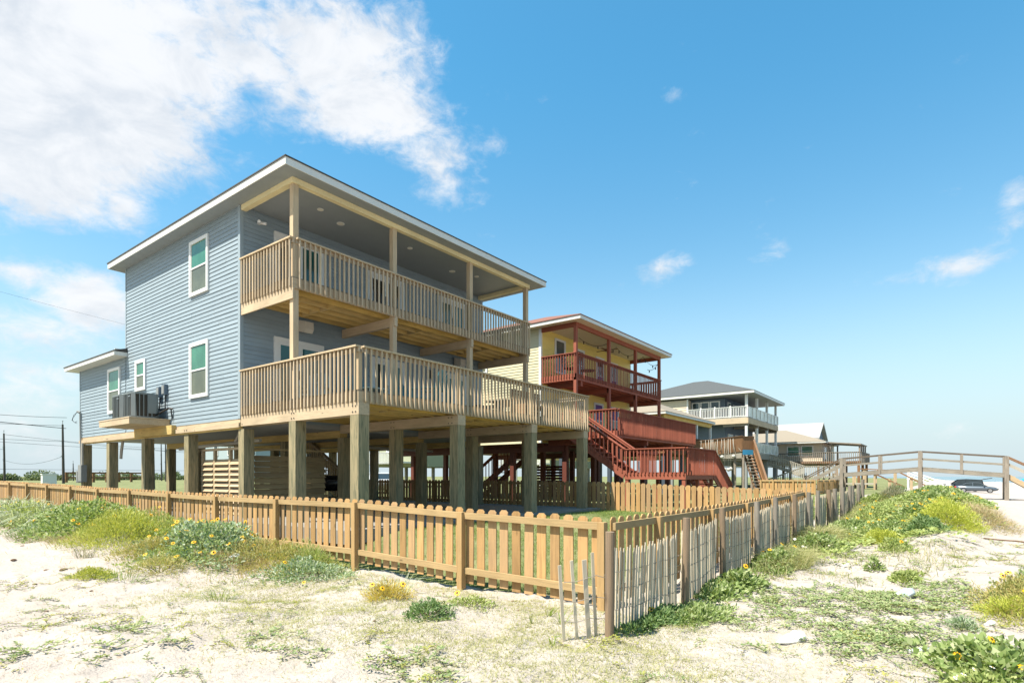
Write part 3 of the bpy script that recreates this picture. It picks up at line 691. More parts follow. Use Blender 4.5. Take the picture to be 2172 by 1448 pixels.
# things on the lower deck
def adirondack(x, y, rz, mt, label):
    a = thing('deck_chair', label, 'chair', (0, 0, 0), 'chairs on the lower deck')
    mb = MB()
    for k in range(5): mb.bar((-.24 + .12 * k, -.28, .36), (-.24 + .12 * k, .22, .27), .1, .025)
    mb.build('seat', M[mt], a)
    mb = MB()
    for k in range(5): hh = (1.0, 1.06, 1.09, 1.06, 1.0)[k]; mb.bar((-.22 + .11 * k, .2, .25), (-.26 + .13 * k, .52, hh), .095, .022, (0, 1, 0))
    mb.bar((-.3, .42, .78), (.3, .42, .78), .05, .03); mb.build('backrest', M[mt], a)
    for s in (-1, 1):
        MB().box(s * .33 - .07, s * .33 + .07, -.34, .42, .56, .585).build('armrest', M[mt], a)
        MB().bar((s * .31, -.27, 0), (s * .31, -.27, .558), .03, .09).build('leg', M[mt], a)
        MB().bar((s * .28, -.3, .32), (s * .28, .55, .03), .025, .1).build('leg', M[mt], a)
    a.location = (x, y, 3.39); a.rotation_euler = (0, 0, rz); return a
adirondack(2.6, -1.5, R(-20), 'teal', 'teal slatted deck chair nearest the left corner of the lower deck')
adirondack(3.6, -3.2, R(200), 'teal', 'teal slatted deck chair turned away, behind the front railing of the lower deck')
adirondack(4.9, -1.4, R(15), 'teal', 'teal slatted deck chair by the dark sliding door of the lower deck')
adirondack(1.55, -1.0, R(-50), 'teal_pale', 'pale teal striped deck chair in front of the left sliding door')
a = thing('side_table', 'low pale blue side table between the teal deck chairs', 'table', (2.1, -2.7, 3.39))
MB().box(1.8, 2.4, -3.0, -2.4, 3.83, 3.86).build('table_top', M['teal_pale'], a)
for x in (1.84, 2.32):
    for y in (-2.96, -2.48): MB().box(x, x + .04, y, y + .04, 3.39, 3.829).build('leg', M['teal_pale'], a)
a = thing('slatted_bench', 'reddish brown slatted bench at the far end of the lower deck', 'bench', (7.2, -3.9, 3.39))
mb = MB()
for k in range(9): mb.box(6.9, 8.6, -3.6 + .0, -3.57, 3.48 + .1 * k, 3.57 + .1 * k)
mb.build('backrest', M['brown_wood'], a); MB().box(6.9, 8.6, -4.2, -3.62, 3.80, 3.85).build('seat', M['brown_wood'], a)
for x in (6.9, 8.55): MB().box(x, x + .05, -4.2, -3.65, 3.39, 3.799).build('leg', M['brown_wood'], a)
a = thing('picnic_table', 'weathered picnic table beside the reddish bench on the lower deck', 'table', (8.6, -2.0, 3.39))
MB().box(7.6, 9.4, -2.9, -2.0, 4.12, 4.17).build('table_top', M['grey_wood'], a)
for x in (7.8, 9.2): MB().bar((x, -2.7, 3.39), (x, -2.3, 4.118), .06, .09).build('leg', M['grey_wood'], a); MB().bar((x + .07, -2.2, 3.39), (x + .07, -2.6, 4.118), .06, .09).build('leg', M['grey_wood'], a)
mb = MB().ball((6.2, -2.9, 3.62), .38, .3, .22); tag(mb.build('covered_firepit', M['black'], None, True), 'black covered fire bowl on the deck before the right sliding door', 'fire pit')
# barrel smoker under the house
a = thing('barrel_grill', 'black barrel smoker grill standing on the slab under the blue house', 'grill', (4.3, 2.2, .475))
MB().tube((3.75, 2.35, 1.33), (4.65, 1.75, 1.33), .27, 18).build('barrel', M['black_gloss'], a, True)
MB().tube((3.95, 1.9, 1.42), (4.45, 1.56, 1.42), .015, 6).build('handle', M['rim'], a)
for x, y in ((3.8, 2.1), (4.0, 2.45), (4.4, 1.7), (4.62, 2.02)): MB().bar((x, y, .475), (x, y, 1.2), .04, .04).build('leg', M['black'], a)
MB().hexa([(3.8, 2.1, .85), (4.4, 1.7, .85), (4.62, 2.02, .85), (4.0, 2.45, .85), (3.8, 2.1, .87), (4.4, 1.7, .87), (4.62, 2.02, .87), (4.0, 2.45, .87)]).build('lower_shelf', M['black'], a)

# ================================================================ the yellow house with red decks
YH = thing('yellow_house', 'yellow clapboard beach house with rust red decks and stairs behind the blue house', 'house', (14, 0, .4))
X0, X1, YW, YB = 14.0, 23.3, .06, 10.0
RP, RD = M['red'], M['red']
mb = MB(); siding(mb, 'x', X0, YW + .1, YB, 3.1, 8.33, .13, .02); mb.box(X0 + .004, X1, YW + .02, YB, 3.1, 8.328); mb.build('side_wall', M['yellow_siding_lit'], YH)
mb = MB(); siding(mb, 'y', YW, X0 + .08, X1 - .05, 3.2, 8.33, .13, .016); mb.box(X0 + .05, X1, YW + .003, YW + .018, 3.12, 8.32); mb.build('front_wall', M['yellow_siding'], YH)
MB().box(X0 - .028, X0 + .08, YW - .028, YW + .0, 3.1, 8.3).box(X0 - .028, X0, YW + .001, YW + .1, 3.1, 8.3).build('corner_trim', M['white'], YH)
MB().box(X1 - .05, X1 + .03, YW - .02, YW + .0, 3.1, 8.3).build('corner_trim', M['white'], YH)
window(YH, 'y', YW, 15.12, 16.06, 6.45, 8.1, 'pane_grey', 'pane_dark'); window(YH, 'y', YW, 17.0, 17.9, 6.35, 7.95, 'pane_grey', 'pane_dark'); window(YH, 'y', YW, 19.1, 20.0, 5.9, 7.9, 'pane_dark', 'purple'); window(YH, 'y', YW, 20.7, 21.6, 5.9, 7.85, 'pane_grey', 'purple')
door(YH, 'y', YW, 16.9, 17.9, 3.5, 5.35, ('pane_dark',)); window(YH, 'y', YW, 18.9, 19.9, 3.6, 5.45, 'purple', 'pane_black'); window(YH, 'y', YW, 20.7, 21.7, 3.9, 5.4, 'purple', 'pane_dark')
window(YH, 'x', X0, 3.2, 4.1, 6.6, 7.9, 'pane_dark', 'pane_screen')
RX0, RX1, RY0, RY1 = 13.55, 23.75, -2.28, 10.4
MB().box(RX0 + .02, RX1 - .02, RY0 + .02, RY1 - .02, 8.33, 8.345).build('porch_ceiling', M['cream_ceiling'], YH)
ring(MB(), RX0, RX1, RY0, RY1, 8.31, 8.46, .025).build('fascia', M['fascia'], YH)
hip(MB(), RX0 - .03, RX1 + .03, RY0 - .03, RY1 + .03, 8.46, .36).build('roof', M['shingle_red'], YH)
YP = -1.81
MB().box(X0, X1, YP, YP + .1, 8.13, 8.328).build('porch_beam', RD, YH)
for x in (X0, X1 - .1): MB().box(x, x + .1, YP + .1, YW - .03, 8.13, 8.328).build('porch_beam', RD, YH)
for x in (14.0, 17.1, 20.05, 23.16): MB().box(x, x + .14, YP - .001, YP + .139, 3.48, 8.129).build('porch_post', RP, YH)
def reddeck(y0, zf, nm):
    MB().box(X0 + .05, X1 - .03, y0 + .05, YW - .02, zf - .035, zf).build(nm + '_boards', RD, YH)
    mb = MB(); y = y0 + .4
    while y < -.1: mb.box(X0 + .06, X1 - .05, y, y + .04, zf - .27, zf - .037); y += .42
    mb.build(nm + '_joists', RD, YH)
    ring(MB(), X0, X1, y0, YW - .03, zf - .28, zf - .002, .045).build(nm + '_rim', RP, YH)
    for x in (X0 + .5, 17.1, 20.05, X1 - .3): MB().box(x, x + .14, y0 + .05, -.02, zf - .5, zf - .282).build(nm + '_beam', RD, YH)
reddeck(YP, 6.08, 'upper_deck'); reddeck(-3.78, 3.48, 'lower_deck')
def rrail(p, q, out, nm, par=None, **k):
    mb = MB(); rail(mb, p, q, out=out, h=k.pop('h', .92), lo=k.pop('lo', -.2), bw=k.pop('bw', .036), **k); return mb.build(nm, RP, par or YH)
rrail((X0, YW - .05, 6.08), (X0, YP, 6.08), (-1, 0), 'upper_railing'); rrail((X0 + .1, YP, 6.08), (X1, YP, 6.08), (0, -1), 'upper_railing', sp=.155, bw=.032); rrail((X1, YP + .1, 6.08), (X1, YW - .05, 6.08), (1, 0), 'upper_railing')
rrail((X0, YW - .05, 3.48), (X0, -2.45, 3.48), (-1, 0), 'lower_railing', sp=.15); rrail((X0, -2.45, 3.48), (X0, -3.78, 3.48), (-1, 0), 'lower_railing', sp=.15); rrail((X0 + .1, -3.78, 3.48), (X1, -3.78, 3.48), (0, -1), 'lower_railing', sp=.118); rrail((X1, -3.7, 3.48), (X1, YW - .05, 3.48), (1, 0), 'lower_railing')
MB().box(14.6, 18.4, -3.55, -3.51, 3.5, 4.1).build('bench_back', RP, YH)
# landing with stairs up along the deck and down on the far side
MB().box(12.92, 16.05, -7.06, -4.66, 1.68, 1.72).build('landing_boards', RP, YH)
ring(MB(), 12.9, 16.1, -7.1, -4.64, 1.45, 1.678, .045).build('landing_rim', RP, YH)
rrail((12.9, -4.68, 1.72), (12.9, -7.1, 1.72), (-1, 0), 'landing_railing', sp=.155, lo=-.12); rrail((12.95, -7.1, 1.72), (16.1, -7.1, 1.72), (0, -1), 'landing_railing', sp=.135, lo=-.12, bw=.034); rrail((16.1, -4.64, 1.72), (14.1, -4.64, 1.72), (0, 1), 'landing_railing', lo=-.12)
sb, tb = MB(), MB(); stair(sb, tb, (12.9, -2.1, 3.42), (12.9, -4.66, 1.72), (1, 0), 1.05, 9); sb.build('stair_stringer', RP, YH); tb.build('stair_tread', RD, YH)
rrail((12.9, -2.1, 3.44), (12.9, -4.66, 1.74), (-1, 0), 'stair_railing', sp=.2, lo=-.12); rrail((13.92, -2.1, 3.44), (13.92, -4.66, 1.74), (1, 0), 'stair_railing', sp=.2, lo=-.12)
sb, tb = MB(), MB(); stair(sb, tb, (16.1, -7.1, 1.72), (18.5, -7.1, .3), (0, 1), 1.05, 8); sb.build('stair_stringer', RP, YH); tb.build('stair_tread', RD, YH)
rrail((16.1, -7.1, 1.72), (18.5, -7.1, .28), (0, -1), 'stair_railing', sp=.135, lo=-.1); rrail((16.1, -6.05, 1.72), (18.5, -6.05, .28), (0, 1), 'stair_railing', sp=.14, lo=-.1)
for x, y in ((12.92, -7.08), (15.95, -7.08), (12.92, -4.8), (15.9, -4.8), (14.4, -7.05)): MB().box(x, x + .13, y, y + .13, .1, 1.449 if y < -7 else 1.677).build('landing_post', RP, YH)
for x in (X0 + .5, 17.1, 20.05, X1 - .3):
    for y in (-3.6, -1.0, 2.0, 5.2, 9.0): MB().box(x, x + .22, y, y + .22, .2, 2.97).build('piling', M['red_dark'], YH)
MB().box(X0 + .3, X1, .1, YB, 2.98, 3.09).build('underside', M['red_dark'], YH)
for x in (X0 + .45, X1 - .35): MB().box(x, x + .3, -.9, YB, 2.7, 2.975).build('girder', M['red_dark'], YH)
mb = MB()
for k in range(11): mb.prism([(17.6, 1.2, .5 + .15 * k), (17.62, 1.2, .5 + .15 * k), (17.72, 1.2, .62 + .15 * k), (17.7, 1.2, .62 + .15 * k)], (0, 2.6, 0))
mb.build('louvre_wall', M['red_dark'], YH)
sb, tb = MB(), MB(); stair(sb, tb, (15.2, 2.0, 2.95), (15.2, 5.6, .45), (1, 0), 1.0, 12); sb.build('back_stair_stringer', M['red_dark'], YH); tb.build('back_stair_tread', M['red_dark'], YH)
rrail((15.2, 2.0, 3.0), (15.2, 5.6, .5), (-1, 0), 'back_stair_railing', sp=.2)
# porch extras: string of bulbs, ceiling fan, chair
mb = MB(); hooks = [(15.6, -1.0, 8.05), (17.15, -1.66, 7.95), (18.6, -1.4, 8.1), (20.1, -1.66, 7.95), (21.6, -1.5, 8.1), (23.2, -1.66, 7.9), (23.25, -.9, 7.8)]; pts = []; bulbs = []
for (p, q) in zip(hooks, hooks[1:]):
    for k in range(6): f = k / 6; pts.append((p[0] + (q[0] - p[0]) * f, p[1] + (q[1] - p[1]) * f, p[2] + (q[2] - p[2]) * f - .9 * f * (1 - f)))
mb.path(pts, .012, 4)
for p in pts[1::3]: mb.tube(p, (p[0], p[1], p[2] - .13), .03, 6)
tag(mb.build('string_lights', M['black'], None), 'dark string of bulbs looped under the yellow house porch ceiling', 'string lights')
a = thing('ceiling_fan', 'small ceiling fan under the yellow house porch roof', 'fan', (18.6, -.9, 8.32))
MB().tube((18.6, -.9, 8.33), (18.6, -.9, 8.02), .03, 6).tube((18.6, -.9, 8.06), (18.6, -.9, 7.96), .11, 10).build('motor', M['brown_wood'], a)
for k in range(4): MB().bar((18.6 + .1 * cos(k * pi / 2), -.9 + .1 * sin(k * pi / 2), 8.0), (18.6 + .6 * cos(k * pi / 2), -.9 + .6 * sin(k * pi / 2), 8.0), .13, .012).build('blade', M['brown_wood'], a)
a = thing('patio_chair', 'black metal patio chair on the upper red balcony of the yellow house', 'chair', (15.0, -.9, 6.08))
MB().box(14.75, 15.3, -1.2, -.65, 6.50, 6.54).build('seat', M['black'], a)
mb = MB()
for k in range(6): mb.bar((14.78 + .1 * k, -.66, 6.53), (14.78 + .1 * k, -.5, 7.05), .02, .02)
mb.bar((14.75, -.5, 7.06), (15.31, -.5, 7.06), .03, .03); mb.build('backrest', M['black'], a)
for x in (14.77, 15.28):
    MB().path([(x, -1.2, 6.08), (x, -1.22, 6.7), (x, -1.0, 6.8), (x, -.6, 6.75)], .018, 6).build('armrest', M['rim'], a); MB().tube((x, -.67, 6.08), (x, -.66, 6.5), .016, 6).build('leg', M['black'], a)
a = thing('patio_table', 'small round black table beside the chair on the upper red balcony', 'table', (15.9, -1.3, 6.08))
MB().tube((15.9, -1.3, 6.5), (15.9, -1.3, 6.53), .36, 16).build('table_top', M['black'], a); MB().tube((15.9, -1.3, 6.08), (15.9, -1.3, 6.499), .03, 8).build('leg', M['black'], a)

# ================================================================ low house with tan roof and brown beach stairs
TH = thing('tan_roof_house', 'low tan roofed house with brown beach stairs between the yellow and grey houses', 'house', (28, 0, .4))
MB().box(28.6, 37.4, 2.2, 11, 2.9, 5.66).build('wall', M['tan_siding'], TH)
hip(MB(), 28.0, 38.1, -.2, 11.5, 5.80, .42).build('roof', M['shingle_tan'], TH)
ring(MB(), 28.02, 38.08, -.18, 11.48, 5.66, 5.799, .03).build('fascia', M['fascia'], TH)
MB().box(28.1, 38.0, -.1, 11.4, 5.64, 5.66).build('porch_ceiling', M['joist_x'], TH)
MB().box(28.3, 37.9, .05, .2, 5.38, 5.638).build('porch_beam', M['joist_x'], TH)
for x in (28.5, 31.5, 34.6, 37.7): MB().box(x, x + .16, .05, .2, 3.3, 5.379).build('porch_post', M['white'], TH)
window(TH, 'y', 2.2, 30, 32, 3.5, 5.3, 'pane_dark', 'pane_dark'); window(TH, 'y', 2.2, 34, 35.6, 3.5, 5.3, 'pane_dark', 'pane_dark')
MB().box(28.3, 38, -.2, 2.18, 3.1, 3.3).build('deck', M['brown_wood'], TH)
mb = MB(); rail(mb, (28.3, -.2, 3.3), (38, -.2, 3.3), out=(0, -1), h=1.0); mb.build('deck_railing', M['brown_wood'], TH)
for x in (28.4, 31.4, 34.4, 37.6):
    for y in (0., 4, 8): MB().box(x, x + .25, y, y + .25, .2, 3.09 if y < 2 else 2.89).build('piling', M['slate_dark'], TH)
# brown flight: up from the deck to a landing, then down to the sand
def solidrail(p, q, h, nm, mt):
    mb = MB(); p = Vector(p); q = Vector(q)
    mb.hexa([p + Vector((-.02, 0, -.1)), p + Vector((.02, 0, -.1)), q + Vector((.02, 0, -.1)), q + Vector((-.02, 0, -.1)), p + Vector((-.02, 0, h)), p + Vector((.02, 0, h)), q + Vector((.02, 0, h)), q + Vector((-.02, 0, h))] if abs(p.y - q.y) > abs(p.x - q.x) else
            [p + Vector((0, -.02, -.1)), q + Vector((0, -.02, -.1)), q + Vector((0, .02, -.1)), p + Vector((0, .02, -.1)), p + Vector((0, -.02, h)), q + Vector((0, -.02, h)), q + Vector((0, .02, h)), p + Vector((0, .02, h))])
    mb.bar(p + Vector((0, 0, h + .02)), q + Vector((0, 0, h + .02)), .13, .04); return mb.build(nm, M[mt], TH)
solidrail((33.2, -.3, 3.05), (34.9, -3.1, 3.45), 1.0, 'stair_railing', 'brown_wood'); solidrail((34.9, -3.1, 3.45), (35.6, -3.7, 3.45), .95, 'stair_railing', 'brown_wood'); solidrail((35.6, -3.7, 3.45), (32.95, -5.3, .25), .75, 'stair_railing', 'brown_wood'); solidrail((36.4, -3.0, 3.45), (33.7, -4.6, .25), .75, 'stair_railing', 'brown_wood')
sb, tb = MB(), MB(); stair(sb, tb, (35.6, -3.65, 3.4), (32.95, -5.25, .25), (.5, .85), .9, 14); sb.build('stair_stringer', M['brown_wood'], TH); tb.build('stair_tread', M['grey_wood'], TH)
mb = MB(); mb.hexa([(33.3, -.3, 2.9), (34.9, -3.1, 3.3), (35.8, -3.0, 3.3), (34.3, -.2, 2.9), (33.3, -.3, 3.0), (34.9, -3.1, 3.42), (35.8, -3.0, 3.42), (34.3, -.2, 3.0)]); mb.build('ramp', M['grey_wood'], TH)
for x, y, z in ((33.6, -1.2, 2.9), (34.5, -2.75, 3.1), (35.0, -3.2, 3.3), (35.65, -3.6, 3.3), (35.9, -2.9, 3.3)): MB().box(x, x + .14, y, y + .14, .1, z).build('stair_post', M['grey_wood_z'], TH)
tag(MB().bar((34.72, -3.18, 3.28), (35.35, -3.72, 3.28), .03, .36).build('blue_sign', M['sign_blue'], None), 'small blue sign board fixed below the brown stair landing', 'sign')
k = 0
for (x, y, z) in ((33.1, -.75, 3.5), (33.3, -1.0, 3.05), (33.5, -1.3, 2.9), (33.55, -1.45, 2.55), (33.75, -1.7, 2.6), (33.9, -1.95, 2.95), (34.0, -2.1, 2.05), (34.1, -2.35, 2.05), (34.25, -2.45, 2.1), (34.4, -2.6, 3.0), (33.35, -1.2, 2.2), (33.6, -1.35, 1.8)):
    tag(MB().ball((x - .06, y - .05, z), .13, .13, .13).tube((x - .06, y - .05, z + .12), (x, y, 4.1 + .25 * (-.3 - y) / 2.8 * .8), .012, 4).build('fishing_float', M['float_white'], None, True), 'pale round float hanging from the brown stair railing of the tan roofed house', 'fishing float', 'floats hung on the brown stair railing')
mb = MB()
for i in range(26):
    y = -.5 - 2.5 * random.random(); x = 33.3 + (-.3 - y) * .607 - .08; z0 = 4.0 + .14 * (-.3 - y); mb.path([(x, y, z0), (x - .05, y + random.uniform(-.15, .15), z0 - random.uniform(.4, .9)), (x, y + random.uniform(-.3, .3), z0 - random.uniform(.9, 1.7))], random.choice((.012, .02, .03)), 4)
tag(mb.build('rope_swags', M['rope'], None), 'tangle of pale ropes draped over the brown stair railing', 'ropes', kind='stuff')

# ================================================================ grey house with white railings
GH = thing('grey_house', 'dark slate grey beach house with white balcony railings and a grey hipped roof', 'house', (50, .5, .3))
MB().box(51.2, 61.5, 3.0, 14, 3.6, 9.45).build('wall', M['slate_siding'], GH)
mb = MB(); siding(mb, 'y', 3.0, 51.22, 61.4, 3.7, 9.4, .16, .03); mb.build('front_siding', M['slate_siding'], GH)
mb = MB(); siding(mb, 'x', 51.2, 3.0, 6.4, 3.7, 9.4, .16, .03); mb.build('side_siding', M['slate_siding'], GH)
mb = MB(); siding(mb, 'x', 50.0, 6.5, 12., 5.3, 9.4, .22, .05); mb.box(50.004, 51.19, 6.5, 13, 5.3, 9.39); mb.build('slatted_wall', M['tan_siding'], GH)
MB().box(49.96, 50.1, 6.36, 6.5, 7.4, 9.45).build('corner_post', M['white'], GH)
hip(MB(), 49.5, 62.6, -.2, 14.5, 9.78, .36).build('roof', M['shingle_grey'], GH)
ring(MB(), 49.52, 62.58, -.18, 14.48, 9.55, 9.779, .04).build('fascia', M['fascia'], GH)
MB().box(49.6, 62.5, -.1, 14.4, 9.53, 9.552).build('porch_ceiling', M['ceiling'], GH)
for a0, a1 in ((3.5, 4.5), (4.55, 5.5), (5.55, 6.4)): window(GH, 'x', 51.17, a0, a1, 7.4, 9.2, 'pane_dark', 'pane_black')
window(GH, 'y', 2.97, 51.9, 52.9, 7.4, 9.1, 'pane_teal', 'pane_teal'); window(GH, 'y', 2.97, 53.6, 55.2, 7.4, 9.0, 'pane_grey', 'pane_grey'); window(GH, 'y', 2.97, 56.5, 58, 7.4, 9.0, 'pane_dark', 'pane_dark'); window(GH, 'y', 2.97, 52, 53.6, 4.2, 5.9, 'pane_teal', 'pane_teal'); window(GH, 'y', 2.97, 54.4, 55.8, 4.2, 5.9, 'pane_grey', 'pane_grey')
for zf, nm in ((7.32, 'upper_deck'), (3.95, 'lower_deck')):
    MB().box(50.0, 62.3, .5, 2.95, zf - .1, zf).build(nm, M['weathered'], GH)
    ring(MB(), 49.98, 62.3, .46, 6.4 if zf > 5 else 2.9, zf - .62, zf - .1, .08).build(nm + '_beam', M['deck_wood_y'] if zf > 5 else M['grey_wood'], GH)
    for x in (50.15, 53.9, 58.0, 61.9): MB().box(x, x + .3, .55, 2.9, zf - .85, zf - .63).build(nm + '_joist', M['grey_wood'], GH)
    y1 = 6.4 if zf > 5 else 2.9
    if zf > 5:
        MB().box(50, 51.18, 2.96, 6.4, zf - .1, zf).build(nm, M['weathered'], GH)
        mb = MB(); rail(mb, (50.03, 6.4, zf + .1), (50.03, .5, zf + .1), h=.95, sp=.16, lo=.0, bw=.05, sub=True); mb.box(50.0, 50.06, .5, 6.4, zf + .06, zf + .13); mb.build('white_balustrade', M['white'], GH)
        for y in (.5, 2.1, 3.6, 5.0): MB().box(49.97, 50.09, y, y + .12, zf, zf + 1.15).build('newel_post', M['white'], GH)
    MB().box(50.1, 62.2, .50, .53, zf + .1, zf + .95).build('railing_panel', M['privacy_panel'], GH)
    mb = MB(); mb.box(50.1, 62.3, .47, .56, zf + .955, zf + 1.02); mb.box(50.1, 62.3, .48, .55, zf + .04, zf + .095)
    for k in range(9): x = 50.1 + k * 1.51; mb.box(x, x + .1, .44, .495, zf, zf + 1.0)
    mb.build('panel_frame', M['white'], GH)
for x in (50.0, 53.8, 57.9, 61.9):
    MB().box(x + .1, x + .32, .58, .80, 8.34 if x < 0 else 7.33, 9.52).build('porch_post', M['white'], GH); MB().box(x + .1, x + .32, .58, .80, 3.96, 6.46).build('porch_post', M['white'], GH)
    for y in (.6, 4.0, 8): MB().box(x, x + .34, y, y + .34, -.2, 3.09 if y < 3 else 3.59).build('piling', M['grey_box'], GH)

# ================================================================ beige house with pergola, white-roofed house behind
EH = thing('beige_house', 'low beige house with tan roof and a covered beach pergola at its seaward corner', 'house', (65, 0, .2))
mb = MB(); siding(mb, 'x', 65.5, -3.5, 8, 3.0, 5.4, .18, .03); siding(mb, 'y', -3.5, 65.5, 74, 3.0, 5.4, .18, .03); mb.box(65.51, 74, -3.49, 8, 2.9, 5.4); mb.build('wall', M['tan_siding'], EH)
hip(MB(), 64.6, 75, -4.0, 9, 5.5, .34).build('roof', M['shingle_tan'], EH); ring(MB(), 64.62, 74.9, -3.98, 8.9, 5.36, 5.499, .04).build('fascia', M['fascia'], EH)
window(EH, 'x', 65.47, -2.6, -1.3, 3.9, 5.1, 'pane_green', 'pane_green'); window(EH, 'x', 65.47, -1.2, .2, 3.9, 5.1, 'pane_green', 'pane_green'); window(EH, 'x', 65.47, 2.6, 3.6, 4.0, 5.0, 'pane_dark', 'pane_dark'); window(EH, 'y', -3.53, 66.5, 68.2, 3.5, 5.0, 'pane_dark', 'pane_grey')
MB().box(64.2, 72.5, -7.4, -3.55, 3.0, 3.25).build('deck', M['brown_wood'], EH); MB().box(64.2, 65.45, -3.54, 1.5, 3.0, 3.25).build('side_deck', M['brown_wood'], EH)
for p, q, o in (((64.2, 1.5, 3.25), (64.2, -7.4, 3.25), (-1, 0)), ((64.2, -7.4, 3.25), (72.5, -7.4, 3.25), (0, -1))):
    mb = MB(); rail(mb, p, q, out=o, h=1.0, sp=.2, bw=.06); mb.build('deck_railing', M['grey_wood_z'], EH)
for x in (64.3, 68, 72):
    for y in (-7.3, -5.2, -3.4, 1.0): MB().box(x, x + .25, y, y + .25, -.3, 2.99).build('piling', M['brown_wood'], EH)
MB().prism([(66.3, -7.2, 5.1), (66.3, -7.2, 5.22), (66.3, -2.9, 5.62), (66.3, -2.9, 5.5)], (6.2, 0, 0)).build('pergola_roof', M['grey_wood'], EH)
for x in (66.5, 68.3, 70.2, 72.2): MB().box(x, x + .15, -7.1, -6.95, 3.26, 5.1).build('pergola_post', M['grey_wood_z'], EH)
for x in (66.5, 72.2): MB().box(x, x + .15, -4.2, -4.05, 3.26, 5.34).build('pergola_post', M['grey_wood_z'], EH)
# pale stair with landing in front of the beige house
ST = thing('pale_stair', 'weathered pale wooden stair with landing leading down from the beige house', 'stair', (60, -3, .2))
mb = MB(); rail(mb, (58.5, 1.2, 3.2), (58.5, -3.0, 1.6), out=(-1, 0), h=1.05, sp=.17, bw=.07); mb.build('stair_railing', M['weathered'], ST)
sb, tb = MB(), MB(); stair(sb, tb, (58.55, 1.2, 3.2), (58.55, -3.0, 1.6), (1, 0), 1.1, 9); sb.build('stringer', M['weathered'], ST); tb.build('tread', M['weathered'], ST)
MB().box(58.5, 60, -6.6, -3.0, 1.45, 1.6).build('landing', M['weathered'], ST)
mb = MB(); rail(mb, (58.5, -3.0, 1.6), (58.5, -6.6, 1.6), out=(-1, 0), h=1.05, sp=.17, bw=.07); mb.build('landing_railing', M['weathered'], ST)
mb = MB(); rail(mb, (58.0, -3.0, 1.6), (58.0, .9, .1), out=(-1, 0), h=1.05, sp=.17, bw=.07); mb.build('stair_railing', M['weathered'], ST)
for y in (-6.5, -4.8, -3.1): MB().box(58.6, 58.8, y, y + .2, -.4, 1.449).build('post', M['weathered'], ST)

WH = thing('white_roof_house', 'blue gabled house with a white metal roof far down the beach', 'house', (85, 1, .2))
MB().box(85.5, 92, .4, 14, 3, 7.2).build('wall', M['slate_siding'], WH)
MB().prism([(84.6, -.2, 7.0), (88.4, -.2, 9.42), (92.2, -.2, 7.0), (92.2, -.2, 7.15), (88.4, -.2, 9.6), (84.6, -.2, 7.15)], (0, 15, 0)).build('roof', M['metal_roof'], WH)
MB().prism([(85.4, .3, 7.2), (91.6, .3, 7.2), (88.4, .3, 9.3)], (0, .09, 0)).build('gable', M['slate_siding'], WH)
MB().tube((87, 6, 8.6), (87, 6, 9.0), .15, 8).build('vent', M['grey_box'], WH)
MB().box(85.2, 92, -.1, .39, 6.1, 6.3).build('balcony', M['white'], WH)
for x in (85.0, 86.6, 88.4, 90.2, 91.8): MB().box(x, x + .25, -.15, .05, 3, 7.05).build('porch_post', M['white'], WH)

# ================================================================ picket fences
def lerp_tab(tab, v):
    return float(np.interp(v, [p[0] for p in tab], [p[1] for p in tab]))
def picket_fence(name, label, ax, pl, ends, posts, top, h, out, group=None, sp=.2, wd=.138, gap_top=.06):
    """ax 'x': plane X=pl running along Y; 'y': plane Y=pl running along X. out=+-1: side of posts and rails. top(s): rail-top height"""
    s0, s1 = ends
    base = (pl, s0, top(s0) - h) if ax == 'x' else (s0, pl, top(s0) - h)
    F = thing(name, label, 'fence', base, group)
    def P(d, s, z): return (pl + d, s, z) if ax == 'x' else (s, pl + d, z)
    def bx(mb, d0, d1, a, b, z0, z1, z0b=None, z1b=None):
        z0b = z0 if z0b is None else z0b; z1b = z1 if z1b is None else z1b
        p = [P(d0, a, z0), P(d1, a, z0), P(d1, b, z0b), P(d0, b, z0b), P(d0, a, z1), P(d1, a, z1), P(d1, b, z1b), P(d0, b, z1b)]
        return mb.hexa(p)
    for s in posts:
        zt = top(s); bx(MB(), out * .020, out * .112, s - .046, s + .046, zt - h - .25, zt + .004).build('post', M['picket_post'], F)
    seg = sorted(set([s0] + list(posts) + [s1]))
    for a, b in zip(seg, seg[1:]):
        if b - a < .15: continue
        a1, b1 = a + .048, b - .048
        for dz in (-.09, -h + .17):
            bx(MB(), out * .018, out * .056, a1, b1, top(a1) + dz, top(a1) + dz + .088, top(b1) + dz, top(b1) + dz + .088).build('rail', M['picket_rail' if ax == 'x' else 'picket_rail_x'], F)
        mb = MB(); n = max(1, int(round((b - a) / sp)))
        for i in range(n):
            c = a + (b - a) * (i + .5) / n + random.uniform(-.006, .006); zt = top(c) + gap_top + random.uniform(-.006, .006); zb = top(c) - h + .03 + random.uniform(-.01, .01); k = wd / 2; tl = random.uniform(-.006, .006); cl = .034
            pr = [(c - k, zb), (c + k, zb), (c + k + tl, zt - cl), (c + k - cl + tl, zt), (c - k + cl + tl, zt), (c - k + tl, zt - cl)]
            d0 = -out * .016 + random.uniform(-.002, .002)
            mb.prism([P(d0, s, z) for s, z in pr], (out * -0. + (.016 * (1 if out > 0 else -1) if ax == 'x' else 0), (.016 * (1 if out > 0 else -1) if ax == 'y' else 0), 0))
        mb.build('picket_panel', M['picket'], F)
    return F
ft = [(-11.6, 1.01), (-9.2, 1.05), (-6.8, 1.12), (-4.4, 1.12), (-2, 1.12), (.4, 1.14), (2.84, 1.175), (5.24, 1.185), (7.67, 1.23), (10.1, 1.255), (12.7, 1.285), (15.1, 1.31), (24, 1.38)]
